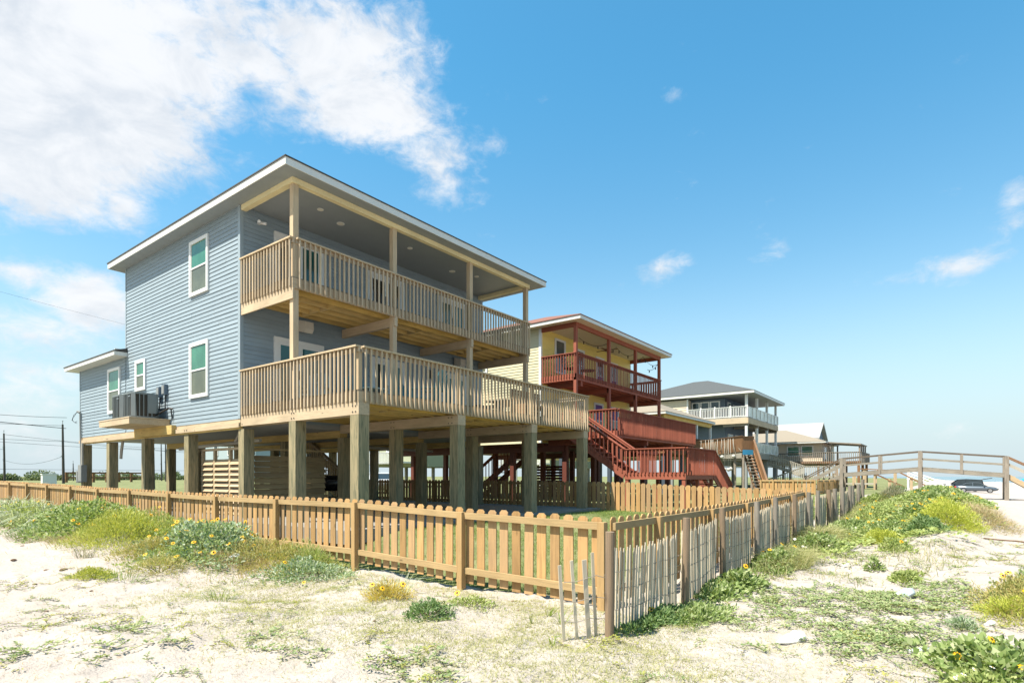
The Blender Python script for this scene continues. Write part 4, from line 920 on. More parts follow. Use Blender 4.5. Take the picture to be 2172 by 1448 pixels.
picket_fence('picket_fence', 'long cedar picket fence running from the foreground corner to the left edge', 'x', -1.5, (-11.5, 22.3), [-11.44, -9.19, -6.79, -4.38, -1.98, .4, 2.84, 5.24, 7.67, 10.13, 12.6, 15.05, 17.45, 19.9, 22.25], lambda s: lerp_tab(ft, s), 1.04, -1, 'picket fences of the blue house')
bt = [(-1.5, 1.01), (2, 1.01), (6.2, 1.06), (10.2, 1.13)]
picket_fence('picket_fence', 'cedar picket fence on the beach side behind the grey slatted sand fence', 'y', -11.5, (-1.5, 10.1), [-.2, 2.02, 4.1, 6.15, 8.2, 10.05], lambda s: lerp_tab(bt, s), 1.02, -1, 'picket fences of the blue house')
rt = [(-11.5, 1.12), (-8, 1.22), (-6, 1.31), (-2, 1.35), (14, 1.37)]
picket_fence('picket_fence', 'cedar picket fence between the blue house and the red stairs of the yellow house', 'x', 10.13, (-11.5, 13), [-11.45, -9.05, -6.6, -4.2, -1.8, .6, 3.0, 5.4, 7.8, 10.2, 12.6], lambda s: lerp_tab(rt, s), 1.0, 1, 'picket fences of the blue house', sp=.185, wd=.142)
picket_fence('yard_fence', 'orange board fence with a gate below the brown stairs', 'x', 32.5, (-8.2, -4.9), [-8.15, -6.9, -5.7, -4.95], lambda s: 1.33, 1.0, -1, 'yard fences down the beach', sp=.26, wd=.2, gap_top=.03)
picket_fence('yard_fence', 'orange board fence behind the grey dune walkover steps', 'y', -8.25, (32.6, 42), [34.5, 36.8, 39.2, 41.9], lambda s: 1.3, .95, -1, 'yard fences down the beach', sp=.26, wd=.2, gap_top=.03)

# ================================================================ sand fence of wired slats on round posts
SF = thing('sand_fence', 'weathered slatted sand fence wired to round posts in front of the picket fence', 'fence', (-2.7, -12.05, 0))
fp = [(-2.66, 1.03, 'round_post', .043), (-.82, 1.06, 'round_post', .043), (1.05, 1.09, 'round_post', .044), (2.6, 1.13, 'round_post_grey', .046), (4.2, 1.16, 'round_post_grey', .044), (5.75, 1.18, 'round_post', .045), (7.25, 1.19, 'round_post_grey', .048), (8.8, 1.2, 'round_post_grey', .046), (10.1, 1.2, 'round_post', .06), (11.6, 1.2, 'round_post_grey', .06), (12.9, 1.22, 'round_post_grey', .06), (14.5, 1.25, 'round_post_grey', .06), (15.7, 1.25, 'round_post_grey', .06), (16.9, 1.28, 'round_post_grey', .06), (18.1, 1.45, 'round_post_grey', .06)]
def sfy(x): return -12.05 + .05 * sin(x * 1.7) + .02 * x * (x < 0)
for x, zt, mt, r in fp:
    y = sfy(x); MB().tube((x, y - .05, tz(x, y) - .2), (x + random.uniform(-.02, .02), y - .05 + random.uniform(-.02, .02), zt), r * 1.06, 14, r).build('round_post', M[mt], SF, False)
st = [(-3.2, .80), (-2.6, .82), (-1.5, .82), (.3, .89), (1.8, .93), (3.5, .96), (6, 1.0), (9.8, 1.05), (18.2, 1.06)]
x = -2.52; fx = [p[0] for p in fp]; k = 0
for a, b in zip(fx, fx[1:]):
    mb = MB(); x = a + .1
    while x < b - .06:
        y = sfy(x) + .03; zt = lerp_tab(st, x) + random.uniform(-.025, .025) - .03 * sin((x - a) / (b - a) * pi); lean = random.uniform(-.014, .014) + (.02 if x < -1.4 else 0); wdt = random.choice((.028, .034, .038, .042)); zb = tz(x, y) - .03
        p0 = Vector((x - lean, y, zb)); p1 = Vector((x + lean * .6, y + random.uniform(-.015, .015), zt))
        mb.bar(p0, p1, wdt, .011, (0, 1, 0)); mb.bar(p1, p1 + Vector((0, 0, .03)), wdt * .55, .009, (0, 1, 0))
        x += wdt + (random.choice((.018, .024, .03, .038)) if x < 1.1 else random.choice((.005, .010, .014, .022)))
    mb.build('slat_panel', M['slat'], SF)
    for f in (.25, .5, .72):
        pts = []; x = a
        while x <= b + .01:
            y = sfy(x) + .012; g = tz(x, y); pts.append((x, y + .02 * (len(pts) % 2), g + f * (lerp_tab(st, x) - g) + .008 * (len(pts) % 2))); x += .08
        MB().path(pts, .0032, 4).build('wire', M['round_post_grey'], SF)
mb = MB(); q = []
for (x, y, zt, ln, w_) in ((-2.75, -12.0, .83, .04, .03), (-2.84, -11.97, .77, .06, .045), (-2.95, -11.9, .77, .07, .03), (-3.06, -11.83, .73, .05, .032)):
    zb = tz(x, y) - .03; mb.bar((x + ln * .4, y, zb), (x - ln * .6, y + .02, zt), w_, .012, (.7, 1, 0)); q.append((x, y, zt))
mb.build('slat_panel', M['slat'], SF)
for f in (.2, .45, .7): MB().path([(-2.66, -12.1, .75 * f + .05)] + [(x, y - .01, z * f + .03 + .03 * (i % 2)) for i, (x, y, z) in enumerate(q)], .0035, 4).build('wire', M['round_post_grey'], SF)

# ================================================================ dune walkover
DW = thing('dune_walkover', 'grey weathered wooden dune walkover with steps and two rail lines', 'walkway', (39.9, -13.3, .1))
ys_ = (-8.66, -13.3, -17.74); zd = (1.78, 2.18, 1.74); xw = 39.9
for X in (xw, xw + 1.5):
    for i in range(2):
        MB().bar((X, ys_[i], zd[i] - .13), (X, ys_[i + 1], zd[i + 1] - .13), .05, .26).build('stringer', M['grey_wood'], DW)
        MB().bar((X, ys_[i], zd[i] + 1.08), (X, ys_[i + 1], zd[i + 1] + 1.08), .14, .07).build('top_rail', M['rail_dark'], DW)
        MB().bar((X, ys_[i], zd[i] + .58), (X, ys_[i + 1], zd[i + 1] + .58), .045, .1).build('mid_rail', M['grey_wood'], DW)
        ym = (ys_[i] + ys_[i + 1]) / 2; zm = (zd[i] + zd[i + 1]) / 2
        MB().box(X - .1, X - .028, ym - .07, ym + .07, zm - .25, zm + 1.045).build('rail_post', M['grey_wood_z'], DW)
    for y, z in zip(ys_, zd): MB().box(X - .16, X - .03, y - .11, y + .11, -.3, z + 1.1).build('post', M['grey_wood_z'], DW)
    yb = -6.2; MB().box(X - .1, X + .06, yb - .08, yb + .08, .1, 1.46).build('post', M['grey_wood_z'], DW)
    MB().bar((X, -8.6, 2.85), (X, yb, 1.44), .13, .07).build('stair_rail', M['rail_dark'], DW); MB().bar((X, -8.6, 2.42), (X, yb, 1.02), .045, .12).build('stair_rail', M['grey_wood'], DW)
    MB().bar((X, -17.8, 2.80), (X, -20.4, 1.25), .13, .07).build('stair_rail', M['brown_wood'], DW); MB().bar((X, -17.8, 2.35), (X, -20.4, .8), .045, .12).build('stair_rail', M['weathered'], DW)
for i in range(2):
    mb = MB(); n = 30
    for k in range(n):
        f = (k + .5) / n; y = ys_[i] + (ys_[i + 1] - ys_[i]) * f; z = zd[i] + (zd[i + 1] - zd[i]) * f; mb.box(xw - .03, xw + 1.55, y - .07, y + .07, z - .004, z + .03)
    mb.build('deck_boards', M['grey_wood'], DW)
sb, tb = MB(), MB(); stair(sb, tb, (xw + .05, -8.7, 1.75), (xw + .05, -6.2, .5), (1, 0), 1.4, 7); sb.build('stair_stringer', M['grey_wood'], DW); tb.build('stair_tread', M['grey_wood'], DW)
sb, tb = MB(), MB(); stair(sb, tb, (xw + .05, -17.8, 1.7), (xw + .05, -20.4, -.1), (1, 0), 1.4, 8); sb.build('stair_stringer', M['louver'], DW); tb.build('stair_tread', M['louver'], DW)
# a second walkway and a white stair farther on
W2 = thing('brown_walkway', 'newer brown wooden walkway with a sloping handrail beyond the grey walkover', 'walkway', (58.5, -9, .8))
for X in (58.5, 60):
    MB().bar((X, -5.5, 1.85), (X, -9.2, 1.76), .12, .09).build('rail', M['brown_wood'], W2); MB().bar((X, -9.2, 1.76), (X, -11.5, .55), .12, .08).build('rail', M['brown_wood'], W2)
    for y, z0, z1 in ((-5.6, .2, 1.85), (-7.4, .2, 1.85), (-9.2, .2, 1.78), (-10.4, .0, 1.3), (-11.4, -.1, .7)): MB().box(X, X + .16, y, y + .16, z0, z1).build('post', M['louver'], W2)
for X, dy in ((59.6, -1.6), (61.1, -1.6)):
    MB().bar((X, -7.6, 2.35), (X, -10.78, 2.14), .12, .09).build('rail', M['brown_wood'], W2); MB().bar((X, -10.78, 2.14), (X, -13.6, .4), .12, .09).build('rail', M['brown_wood'], W2)
    for y, z0, z1 in ((-10.78, .1, 2.2), (-12.1, .0, 1.5), (-13.4, -.3, .7), (-8.2, .2, 2.3)): MB().box(X, X + .17, y, y + .17, z0, z1).build('post', M['louver'], W2)
MB().box(58.6, 60, -9.2, -5.5, .75, .9).build('deck_boards', M['weathered'], W2)
W3 = thing('white_stair', 'white painted beach stair with railings seen under the grey walkover', 'stair', (80, -11, 0))
for X in (80, 81.6):
    for dz in (0, -.35, -.7): MB().bar((X, -10.9, 2.35 + dz), (X, -15.2, .5 + dz), .12, .14).build('rail', M['white'], W3)
    MB().bar((X, -7.5, 2.35), (X, -10.9, 2.35), .12, .12).build('rail', M['white'], W3)
    for y, z in ((-11, 2.4), (-12.5, 1.75), (-14, 1.1), (-15.2, .6)): MB().box(X, X + .2, y, y + .2, -.6, z).build('post', M['white'], W3)
tb = MB()
for k in range(10): tb.box(80.05, 81.6, -11.1 - .42 * k, -10.75 - .42 * k, 1.2 - .18 * k, 1.25 - .18 * k)
tb.build('tread', M['white'], W3)

# ================================================================ cars and people on the beach
def car(label, name, x, y, rz, bm, L=4.85, W=1.85, suv=False):
    c = thing(name, label, 'car', (0, 0, 0), 'cars on the sand')
    if suv:
        Hh = 1.82; lowp = [(-.5, .62, .80), (-.485, .40, .98), (-.36, .28, 1.06), (-.2, .28, 1.08), (.12, .28, 1.08), (.30, .28, 1.08), (.44, .30, 1.04), (.49, .45, .95), (.5, .6, .85)]
        gh = [(-.47, 1.02), (-.44, 1.72), (-.1, 1.82), (.10, 1.76), (.26, 1.07)]
    else:
        Hh = 1.45; lowp = [(-.5, .55, .72), (-.485, .35, .93), (-.40, .25, .98), (-.2, .24, .95), (.1, .24, .93), (.28, .24, .90), (.42, .27, .78), (.48, .35, .68), (.5, .48, .6)]
        gh = [(-.36, .95), (-.22, 1.36), (-.05, 1.45), (.08, 1.40), (.26, .90)]
    mb = MB(); rows = []
    for fx_, zl, zh in lowp:
        w_ = W / 2 * (1 - .25 * max(0, abs(fx_) - .38) / .12); X = fx_ * L; zm = zl + (zh - zl) * .6
        rows.append([(X, -w_ * .55, zl), (X, -w_ * .94, zl + .05), (X, -w_, zm), (X, -w_ * .93, zh - .02), (X, -w_ * .55, zh + .015), (X, w_ * .55, zh + .015), (X, w_ * .93, zh - .02), (X, w_, zm), (X, w_ * .94, zl + .05), (X, w_ * .55, zl)])
    n = 10; vs = [p for r_ in rows for p in r_]; fs = []
    for i in range(len(rows) - 1):
        for j in range(n): fs.append((i * n + j, i * n + (j + 1) % n, (i + 1) * n + (j + 1) % n, (i + 1) * n + j))
    fs += [tuple(range(n - 1, -1, -1)), tuple((len(rows) - 1) * n + j for j in range(n))]
    mb.add(vs, fs); mb.build('body', M[bm], c, True)
    wb, wt = W / 2 * .91, W / 2 * .70
    zt0 = max(z for _, z in gh); z00 = gh[0][1]
    def hw(z): return wb + (wt - wb) * (z - z00) / (zt0 - z00)
    pts = [(g[0] * L, hw(g[1]), g[1]) for g in gh]
    rm = MB(); k = len(pts)
    for i in range(1, k - 2):
        a, b = pts[i], pts[i + 1]; rm.hexa([(a[0], -a[1], a[2] - .03), (b[0], -b[1], b[2] - .03), (b[0], b[1], b[2] - .03), (a[0], a[1], a[2] - .03), (a[0], -a[1], a[2] + .02), (b[0], -b[1], b[2] + .02), (b[0], b[1], b[2] + .02), (a[0], a[1], a[2] + .02)])
    for s in (-1, 1):
        for i in (0, k - 2): a, b = pts[i], pts[i + 1]; rm.bar((a[0], s * a[1] * .985, a[2]), (b[0], s * b[1] * .985, b[2]), .07, .06)
        rm.bar((-.08 * L, s * wb * .985, z00 - .02), (-.08 * L, s * wt * 1.0, zt0 - .04), .05, .05)
    rm.build('roof', M[bm], c)
    gm = MB(); lo = [(p[0], p[1], p[2]) for p in pts]
    for s in (-1, 1): gm.add([(p[0], s * p[1] * .965, p[2] - (0 if 0 < i < k - 1 else .02)) for i, p in enumerate(lo)], [tuple(range(k))])
    gm.build('side_window', M['car_glass'], c)
    for (i, nm) in ((k - 2, 'windscreen'), (0, 'rear_window')):
        if suv and i == 0: continue
        a, b = pts[i], pts[i + 1]; MB().add([(a[0], -a[1] * .93, a[2]), (a[0], a[1] * .93, a[2]), (b[0], b[1] * .93, b[2]), (b[0], -b[1] * .93, b[2])], [(0, 1, 2, 3)]).build(nm, M['car_glass'], c)
    r = .36 if suv else .33
    for X in (-.29 * L, .31 * L):
        for s in (-1, 1):
            wv = MB().tube((X, s * (W / 2 - .2), r), (X, s * (W / 2 + .015), r), r, 20).build('wheel', M['tyre'], c, False)
            mb = MB(); mb.tube((X, s * (W / 2 + .016), r), (X, s * (W / 2 + .03), r), r * .68, 16)
            mb.build('rim', M['rim'], wv)
    for s in (-1, 1):
        MB().box(.455 * L, .487 * L, s * W * .34 - .16, s * W * .34 + .16, lowp[6][2] - .16, lowp[6][2] - .06).build('headlight', M['head_glass'], c)
        MB().box(-.497 * L, -.46 * L, s * W * .36 - .15, s * W * .36 + .15, lowp[1][2] - .2, lowp[1][2] - .03).build('tail_light', M['tail_red'], c)
        MB().box(.16 * L, .19 * L, s * (W / 2 + .06) - .08, s * (W / 2 + .06) + .08, z00 + .02, z00 + .14).build('mirror', M[bm], c)
    if suv: MB().bar((-.45 * L, 0, 1.78), (-.66 * L, 0, 1.98), W * .8, .09).build('tailgate', M[bm], c)
    c.location = (x, y, tz(x, y) - .01); c.rotation_euler = (0, 0, rz); return c
car('dark grey sedan parked side on in front of the black car', 'sedan', 96.6, -18.1, R(-90), 'car_grey')
car('black sport utility vehicle with its rear tailgate open behind the grey sedan', 'sport_utility_vehicle', 101.2, -16.6, R(92), 'car_black', 5.2, 1.98, True)
def person(x, y, label, shirt, rz=0., sit=False):
    me = bpy.data.meshes.new('person'); z = tz(x, y)
    J = [(0, 0, .92, .15), (0, 0, 1.18, .15), (0, 0, 1.42, .17), (0, 0, 1.52, .06), (0, 0, 1.66, .105), (0, .0, 1.76, .07), (.09, 0, .88, .09), (.11, .06, .48, .065), (.11, 0, .07, .045), (.11, .14, .03, .04), (-.09, 0, .88, .09), (-.11, -.1, .48, .065), (-.12, -.16, .07, .045), (-.12, -.03, .03, .04), (.2, 0, 1.4, .06), (.26, .03, 1.12, .045), (.27, .14, .9, .035), (-.2, 0, 1.4, .06), (-.26, -.03, 1.12, .045), (-.27, .05, .9, .035)]
    E = [(0, 1), (1, 2), (2, 3), (3, 4), (4, 5), (0, 6), (6, 7), (7, 8), (8, 9), (0, 10), (10, 11), (11, 12), (12, 13), (2, 14), (14, 15), (15, 16), (2, 17), (17, 18), (18, 19)]
    me.from_pydata([j[:3] for j in J], E, [])
    o = link('person', me); me.materials.append(M[shirt])
    md = o.modifiers.new('skin', 'SKIN')
    for i, j in enumerate(J): me.skin_vertices[0].data[i].radius = (j[3], j[3])
    me.skin_vertices[0].data[0].use_root = True
    o.modifiers.new('sub', 'SUBSURF').render_levels = 1
    o.location = (x, y, z); o.rotation_euler = (0, 0, rz); tag(o, label, 'person', 'people on the beach'); return o
person(150, -28.5, 'person in dark clothes standing at the water side, left of the blue umbrella', 'slate_dark', 1.)
person(176, -30.5, 'person in dark swimwear walking near the blue umbrella', 'skin', 2.)
def umbrella(x, y, mt, label):
    u = thing('beach_umbrella', label, 'umbrella', (x, y, tz(x, y))); z = tz(x, y)
    MB().tube((x, y, z), (x, y, z + 2.1), .03, 6).build('pole', M['white'], u)
    vs = [(x, y, z + 2.35)]; n = 10
    for k in range(n): vs.append((x + 1.3 * cos(2 * pi * k / n), y + 1.3 * sin(2 * pi * k / n), z + 1.85))
    for k in range(n): vs.append((x + 1.3 * cos(2 * pi * k / n), y + 1.3 * sin(2 * pi * k / n), z + 1.72))
    MB().add(vs, [(0, 1 + k, 1 + (k + 1) % n) for k in range(n)] + [(1 + k, 1 + n + k, 1 + n + (k + 1) % n, 1 + (k + 1) % n) for k in range(n)]).build('canopy', M[mt], u)
umbrella(170, -29.3, 'blue_bright', 'bright blue beach umbrella near the water')
umbrella(215, -30.0, 'red_bright', 'red beach umbrella beyond the parked cars')

# ================================================================ utility poles, wires, far field
def upole(x, y, h, r, label, arm=True):
    p = thing('utility_pole', label, 'utility pole', (x, y, .2), 'utility poles')
    MB().tube((x, y, 0), (x - .012 * h, y, h), r, 8, r * .62).build('pole', M['pole'], p); X = x - .012 * h
    MB().tube((X, y, h), (X, y, h + .55), .04, 6).tube((X, y, h + .5), (X, y, h + .62), .09, 6).build('insulator', M['grey_box'], p)
    for f in (.72, .48):
        MB().box(X - .25, X + .2, y - .1, y + .1, h * f, h * f + .08).build('bracket', M['grey_box'], p)
    return p
upole(22.3, 136.1, 10.2, .22, 'leftmost dark utility pole in the field')
upole(22.7, 100.9, 10.1, .22, 'dark utility pole just left of the house corner')
upole(42.3, 167.6, 5.0, .16, 'short thin utility pole between the left pole and the house')
upole(14.5, 43.8, 8.5, .16, 'dark utility pole showing beneath the floor between the left pilings')
upole(56.3, 149.2, 10, .2, 'slender far pole seen between pilings, left of the shower screen')
upole(48.4, 126.6, 10, .2, 'far pole seen between pilings, nearest the shower screen')
def wire(p, q, sag, r, label):
    pts = [tuple(p[i] + (q[i] - p[i]) * k / 24 - (4 * sag * k / 24 * (1 - k / 24) if i == 2 else 0) for i in range(3)) for k in range(25)]
    tag(MB().path(pts, r, 5).build('power_line', M['wire'], None), label, 'wire', 'overhead wires')
wl = 'thin overhead wire crossing the sky left of the blue house'
wire((-.4, 12.5, 3.42), (-8.5, 13.5, 4.25), .10, .012, 'thick black service cable running to the left corner of the house')
wire((-.35, 12.6, 3.85), (-8.5, 14.0, 4.65), .30, .008, 'twisted drooping cable above the thick black service cable')
wire((22.6, 100.9, 9.9), (-40, 150, 22), 3, .03, wl); wire((22.3, 136.1, 10), (80, 136, 9), 1.2, .03, wl); wire((22.3, 136, 7), (-60, 150, 9), 1.0, .03, wl)
wire((22.6, 100.9, 7.3), (-30, 110, 13), 1.5, .025, wl); wire((22.6, 100.9, 4.9), (22.3, 136, 4.8), 1.0, .025, wl); wire((22.6, 100.9, 7.3), (75, 100, 6.5), 1.0, .025, wl); wire((-60, 136, 3.6), (90, 136, 3.1), .3, .03, wl); wire((2.5, 9, 6.9), (-12, 17, 10.6), .15, .003, wl)
wire((-30, 120, 12), (80, 128, 8.4), 2.5, .028, wl)

# ================================================================ plants (numpy built)
def np_mesh(name, V, pat, mats, parent=None, mi=None):
    """V (n,k,3) vertices per leaf, pat = faces of one leaf"""
    n, k = V.shape[:2]; me = bpy.data.meshes.new(name)
    me.vertices.add(n * k); me.vertices.foreach_set('co', np.ascontiguousarray(V, dtype=np.float32).ravel())
    lp = np.concatenate([np.array(f) for f in pat]); off = (np.arange(n) * k)[:, None]
    li = (lp[None, :] + off).ravel().astype(np.int32); ln = np.array([len(f) for f in pat]); st = np.concatenate([[0], np.cumsum(ln)[:-1]])
    me.loops.add(len(li)); me.loops.foreach_set('vertex_index', li)
    me.polygons.add(n * len(pat)); me.polygons.foreach_set('loop_start', (st[None, :] + (np.arange(n) * len(lp))[:, None]).ravel().astype(np.int32)); me.polygons.foreach_set('loop_total', np.tile(ln, n).astype(np.int32))
    for m_ in (mats if isinstance(mats, list) else [mats]): me.materials.append(M[m_])
    if mi is not None: me.polygons.foreach_set('material_index', np.repeat(mi, len(pat)).astype(np.int32))
    me.update(calc_edges=True)
    return link(name, me, parent)
def unit(v): return v / np.maximum(np.linalg.norm(v, axis=-1, keepdims=True), 1e-6)
LEAF = [(0, 1, 2), (0, 2, 3)]
def leaf_arr(P, D, N, L, W, fold=.16, droop=.12):
    D = unit(D); S_ = unit(np.cross(D, N)); N = np.cross(S_, D); L = np.asarray(L)[:, None]; W = np.asarray(W)[:, None]
    mid = P + D * L * .48
    return np.stack([P, mid + S_ * W / 2 + N * fold * W, P + D * L - N * droop * L, mid - S_ * W / 2 + N * fold * W], 1)
BLADE = [(0, 1, 3, 2), (2, 3, 4)]
def blade_arr(P, D, L, W, bend):
    D = unit(D); up = np.array([0, 0, 1.]); S_ = unit(np.cross(D, up) + rng.normal(0, .3, P.shape)); h = D.copy(); h[:, 2] = 0; h = unit(h)
    L = L[:, None]; W = W[:, None]; bend = bend[:, None]
    m_ = P + D * L * .55; t_ = P + D * L * .9 + h * L * bend; t_[:, 2] -= (L * bend * .55)[:, 0]
    return np.stack([P - S_ * W / 2, P + S_ * W / 2, m_ - S_ * W * .38, m_ + S_ * W * .38, t_], 1)
def Tn(x, y): return T(x, y, True)
def flowers(par, pts, r=.045, mats=('petal', 'flower_eye'), up=(-.48, -.38, .78)):
    n = 9
    for p in pts:
        V = []; mi = []
        N = unit(np.array(up) + rng.normal(0, .28, 3)); a = unit(np.cross(N, [.3, .9, .1])); b = np.cross(N, a); p = np.array(p); R_ = r * rng.uniform(.8, 1.15)
        for k in range(n):
            A = 2 * pi * k / n + rng.uniform(-.1, .1); d = a * cos(A) + b * sin(A); s = -a * sin(A) + b * cos(A)
            V.append([p + d * R_ * .2, p + d * R_ * .65 + s * R_ * .22, p + d * R_ - N * R_ * .12, p + d * R_ * .65 - s * R_ * .22]); mi.append(0)
        for k in range(3):
            A = pi * k / 3 * 2; d = a * cos(A) + b * sin(A); s = -a * sin(A) + b * cos(A); c = p + N * R_ * .06
            V.append([c - d * R_ * .3, c + s * R_ * .3, c + d * R_ * .3 + N * R_ * .08, c - s * R_ * .3]); mi.append(1)
        np_mesh('flower', np.array(V), LEAF, list(mats), par, np.array(mi))
G2 = 'bushes along the sand fence'; G3 = 'bushes on the dune'
def bush(label, cx, cy, rx, ry, h, n, L, W, mat, nfl=0, rot=0., up=.55, lump=.46, fine=False, fl_r=.045, cat='bush', name='dune_bush', group=None, fl_up=.09, jit=.75, flmats=('petal', 'flower_eye'), dead=0):
    if cx < -1.5 and cy > -8: h *= .98; rx *= 1.2; ry *= 1.12; fl_r *= .82; n = int(n * 1.2)
    if group == G2: h *= .68
    if group == G3: h *= .88
    B = thing(name, label, cat, (cx, cy, tz(cx, cy)), group); o0 = np.array(B.location)
    sd = int(abs(cx * 37 + cy * 91)) % 1000
    th = rng.uniform(0, 2 * pi, n); cz = rng.uniform(0, 1, n) ** .8; rr = np.sqrt(1 - cz * cz)
    dx, dy, dz = rr * np.cos(th), rr * np.sin(th), cz
    sk = rng.uniform(0, 1, n) < .30; cz = np.where(sk, cz * .22, cz); dz = cz; rr = np.sqrt(1 - cz * cz); dx, dy = rr * np.cos(th), rr * np.sin(th)
    lum = 1 - lump + 2 * lump * (vnoise(dx * 2.1 + 5 + sd, dy * 2.1 + dz * 1.7, sd) * .6 + vnoise(dx * 4.7 + sd, dy * 4.7 + dz * 4, sd + 3) * .4)
    q = rng.uniform(0, 1, n); rad = lum * (.35 + .65 * q ** .45)
    rad = rad * np.where(sk, 1.05 + .55 * vnoise(dx * 3.3 + sd, dy * 3.3, sd + 8), 1.)
    lx, ly = rx * dx * rad, ry * dy * rad; c, s = cos(rot), sin(rot)
    x = cx + lx * c - ly * s; y = cy + lx * s + ly * c; z = Tn(x, y) + np.maximum(.012, h * dz * rad)
    P = np.stack([x, y, z], 1)
    out = np.stack([dx * c - dy * s, dx * s + dy * c, dz * .8], 1)
    D = unit(out * .75 + np.array([0, 0, up]) + rng.normal(0, jit, (n, 3)) * .6); D[:, 2] = np.where(P[:, 2] - Tn(x, y) < .05, np.abs(D[:, 2]), D[:, 2])
    N = unit(np.array([-.2, .05, 1.]) + out * .5 + rng.normal(0, .45, (n, 3)))
    Ls = L * rng.uniform(.6, 1.25, n); Ws = W * rng.uniform(.7, 1.2, n)
    if fine: V = blade_arr(P, D, Ls, Ws, rng.uniform(.0, .35, n)); np_mesh('foliage', V - o0, BLADE, mat, B)
    else: np_mesh('foliage', leaf_arr(P, D, N, Ls, Ws) - o0, LEAF, mat, B)
    mb = MB()
    for k in range(7):
        A = 2 * pi * k / 7 + rng.uniform(-.3, .3); f = rng.uniform(.4, .75); ex, ey = rx * cos(A) * f, ry * sin(A) * f
        mb.tube((cx, cy, o0[2] - .03), (cx + ex * c - ey * s, cy + ex * s + ey * c, o0[2] + h * .55), .008 + .006 * h, 5, .004)
    mb.build('stems', M['stem'], B)
    if nfl:
        o = np.argsort(-(q + .5 * cz))[:n // 5]; pick = rng.choice(o, nfl, replace=False); fp = P[pick] + np.array([0, 0, fl_up]) * rng.uniform(.2, 1.3, (nfl, 1))
        flowers(B, fp - o0, fl_r, flmats)
    return B
def tuft(label, cx, cy, r, h, n, W, mat, bend=.4, spread=.6, cat='grass tuft', name='grass_tuft', group=None, ry=None):
    t_ = rng.uniform(0, 2 * pi, n); q = np.sqrt(rng.uniform(0, 1, n)); x = cx + r * q * np.cos(t_); y = cy + (ry or r) * q * np.sin(t_)
    P = np.stack([x, y, Tn(x, y) - .01], 1); D = np.stack([np.cos(t_) * q * spread, np.sin(t_) * q * spread, np.ones(n)], 1) + rng.normal(0, .22, (n, 3))
    V = blade_arr(P, D, h * rng.uniform(.5, 1.15, n), W * rng.uniform(.7, 1.3, n), rng.uniform(0, bend * 2, n))
    o = np_mesh(name, V, BLADE, mat); return tag(o, label, cat, group)
def runner_field(name, label, patches, mat, L, W, dens=1., lift=.03, kind='stuff', step=.03, stems=True):
    """creeping runners with leaves on both sides"""
    PP, DD, NN = [], [], []; mb = MB()
    for (cx, cy, rx, ry, nr, ln) in patches:
        for k in range(int(nr * dens)):
            a = rng.uniform(0, 2 * pi); q = math.sqrt(rng.uniform(0, 1)); x, y = cx + rx * q * cos(a), cy + ry * q * sin(a); hd = rng.uniform(0, 2 * pi); l = ln * rng.uniform(.4, 1.2); m_ = int(l / step); pts = []
            for i in range(m_):
                hd += rng.normal(0, .18); x += cos(hd) * step; y += sin(hd) * step
                z = tz(x, y) + lift * (.3 + abs(sin(i * .35 + k)))
                if i % 3 == 0: pts.append((x, y, z - .004))
                for s in (-1, 1):
                    if rng.uniform() < .75:
                        PP.append((x, y, z)); b = hd + s * rng.uniform(.5, 1.3); DD.append((cos(b), sin(b), rng.uniform(.1, .9))); NN.append((-.2 + rng.normal(0, .35), .1 + rng.normal(0, .35), 1.))
            if stems and len(pts) > 1: mb.path(pts, .0025, 3)
    P, D, N = map(np.array, (PP, DD, NN)); n = len(P)
    o = np_mesh(name, leaf_arr(P, D, N, L * rng.uniform(.6, 1.3, n), W * rng.uniform(.7, 1.2, n)), LEAF, mat)
    tag(o, label, None, None, kind)
    if stems and mb.v: mb.build('runner_stems', M['stem'], o)
    return o
def scatter(name, label, fn, x0, x1, y0, y1, n, h, W, mat, bend=.5, lean=.7):
    x = rng.uniform(x0, x1, n); y = rng.uniform(y0, y1, n); k = rng.uniform(0, 1, n) < fn(x, y); x, y = x[k], y[k]; m_ = len(x)
    P = np.stack([x, y, Tn(x, y) - .004], 1); D = np.stack([rng.normal(0, lean, m_), rng.normal(0, lean, m_), np.ones(m_)], 1)
    o = np_mesh(name, blade_arr(P, D, h * rng.uniform(.4, 1.3, m_), W * rng.uniform(.7, 1.3, m_), rng.uniform(0, bend, m_)), BLADE, mat)
    return tag(o, label, None, None, 'stuff')

# bank of bushes along the picket fence
G1 = 'bushes on the bank by the picket fence'
tuft('silvery long-leaved grass clump at the far left edge against the fence', -2.45, 11.2, 1.6, .95, 900, .035, 'leaf_silver', .6, .8, ry=2.2)
tuft('silvery green grass clump with drooping blades right of the edge clump', -2.5, 6.2, 1.1, .85, 750, .032, 'leaf_silver', .6, .9, ry=1.7)
bush('low green mat of leaves with yellow flowers under the silvery grass', -2.75, 7.0, .8, 2.6, .45, 3000, .09, .05, 'leaf_lime', 12, group=G1)
bush('dark green sunflower bush at the left end of the bank', -2.75, 1.9, .75, 2.3, .62, 5200, .085, .06, 'leaf_sun', 22, group=G1, fl_r=.06)
bush('rounded yellow green feathery bush in front of the sunflower bush', -3.0, -.9, .72, 1.0, .62, 7500, .085, .012, 'leaf_yel', 0, fine=True, group=G1, up=.8, lump=.2)
bush('bright green fine-leaved bush spreading behind the feathery bush', -2.25, -.6, .6, 2.3, .52, 7500, .08, .014, 'leaf_lime', 6, fine=True, group=G1, up=.8)
bush('olive yellow low bush below the rounded feathery one', -3.05, -3.1, .55, .9, .30, 5200, .07, .012, 'leaf_olive', 2, fine=True, group=G1, up=.7)
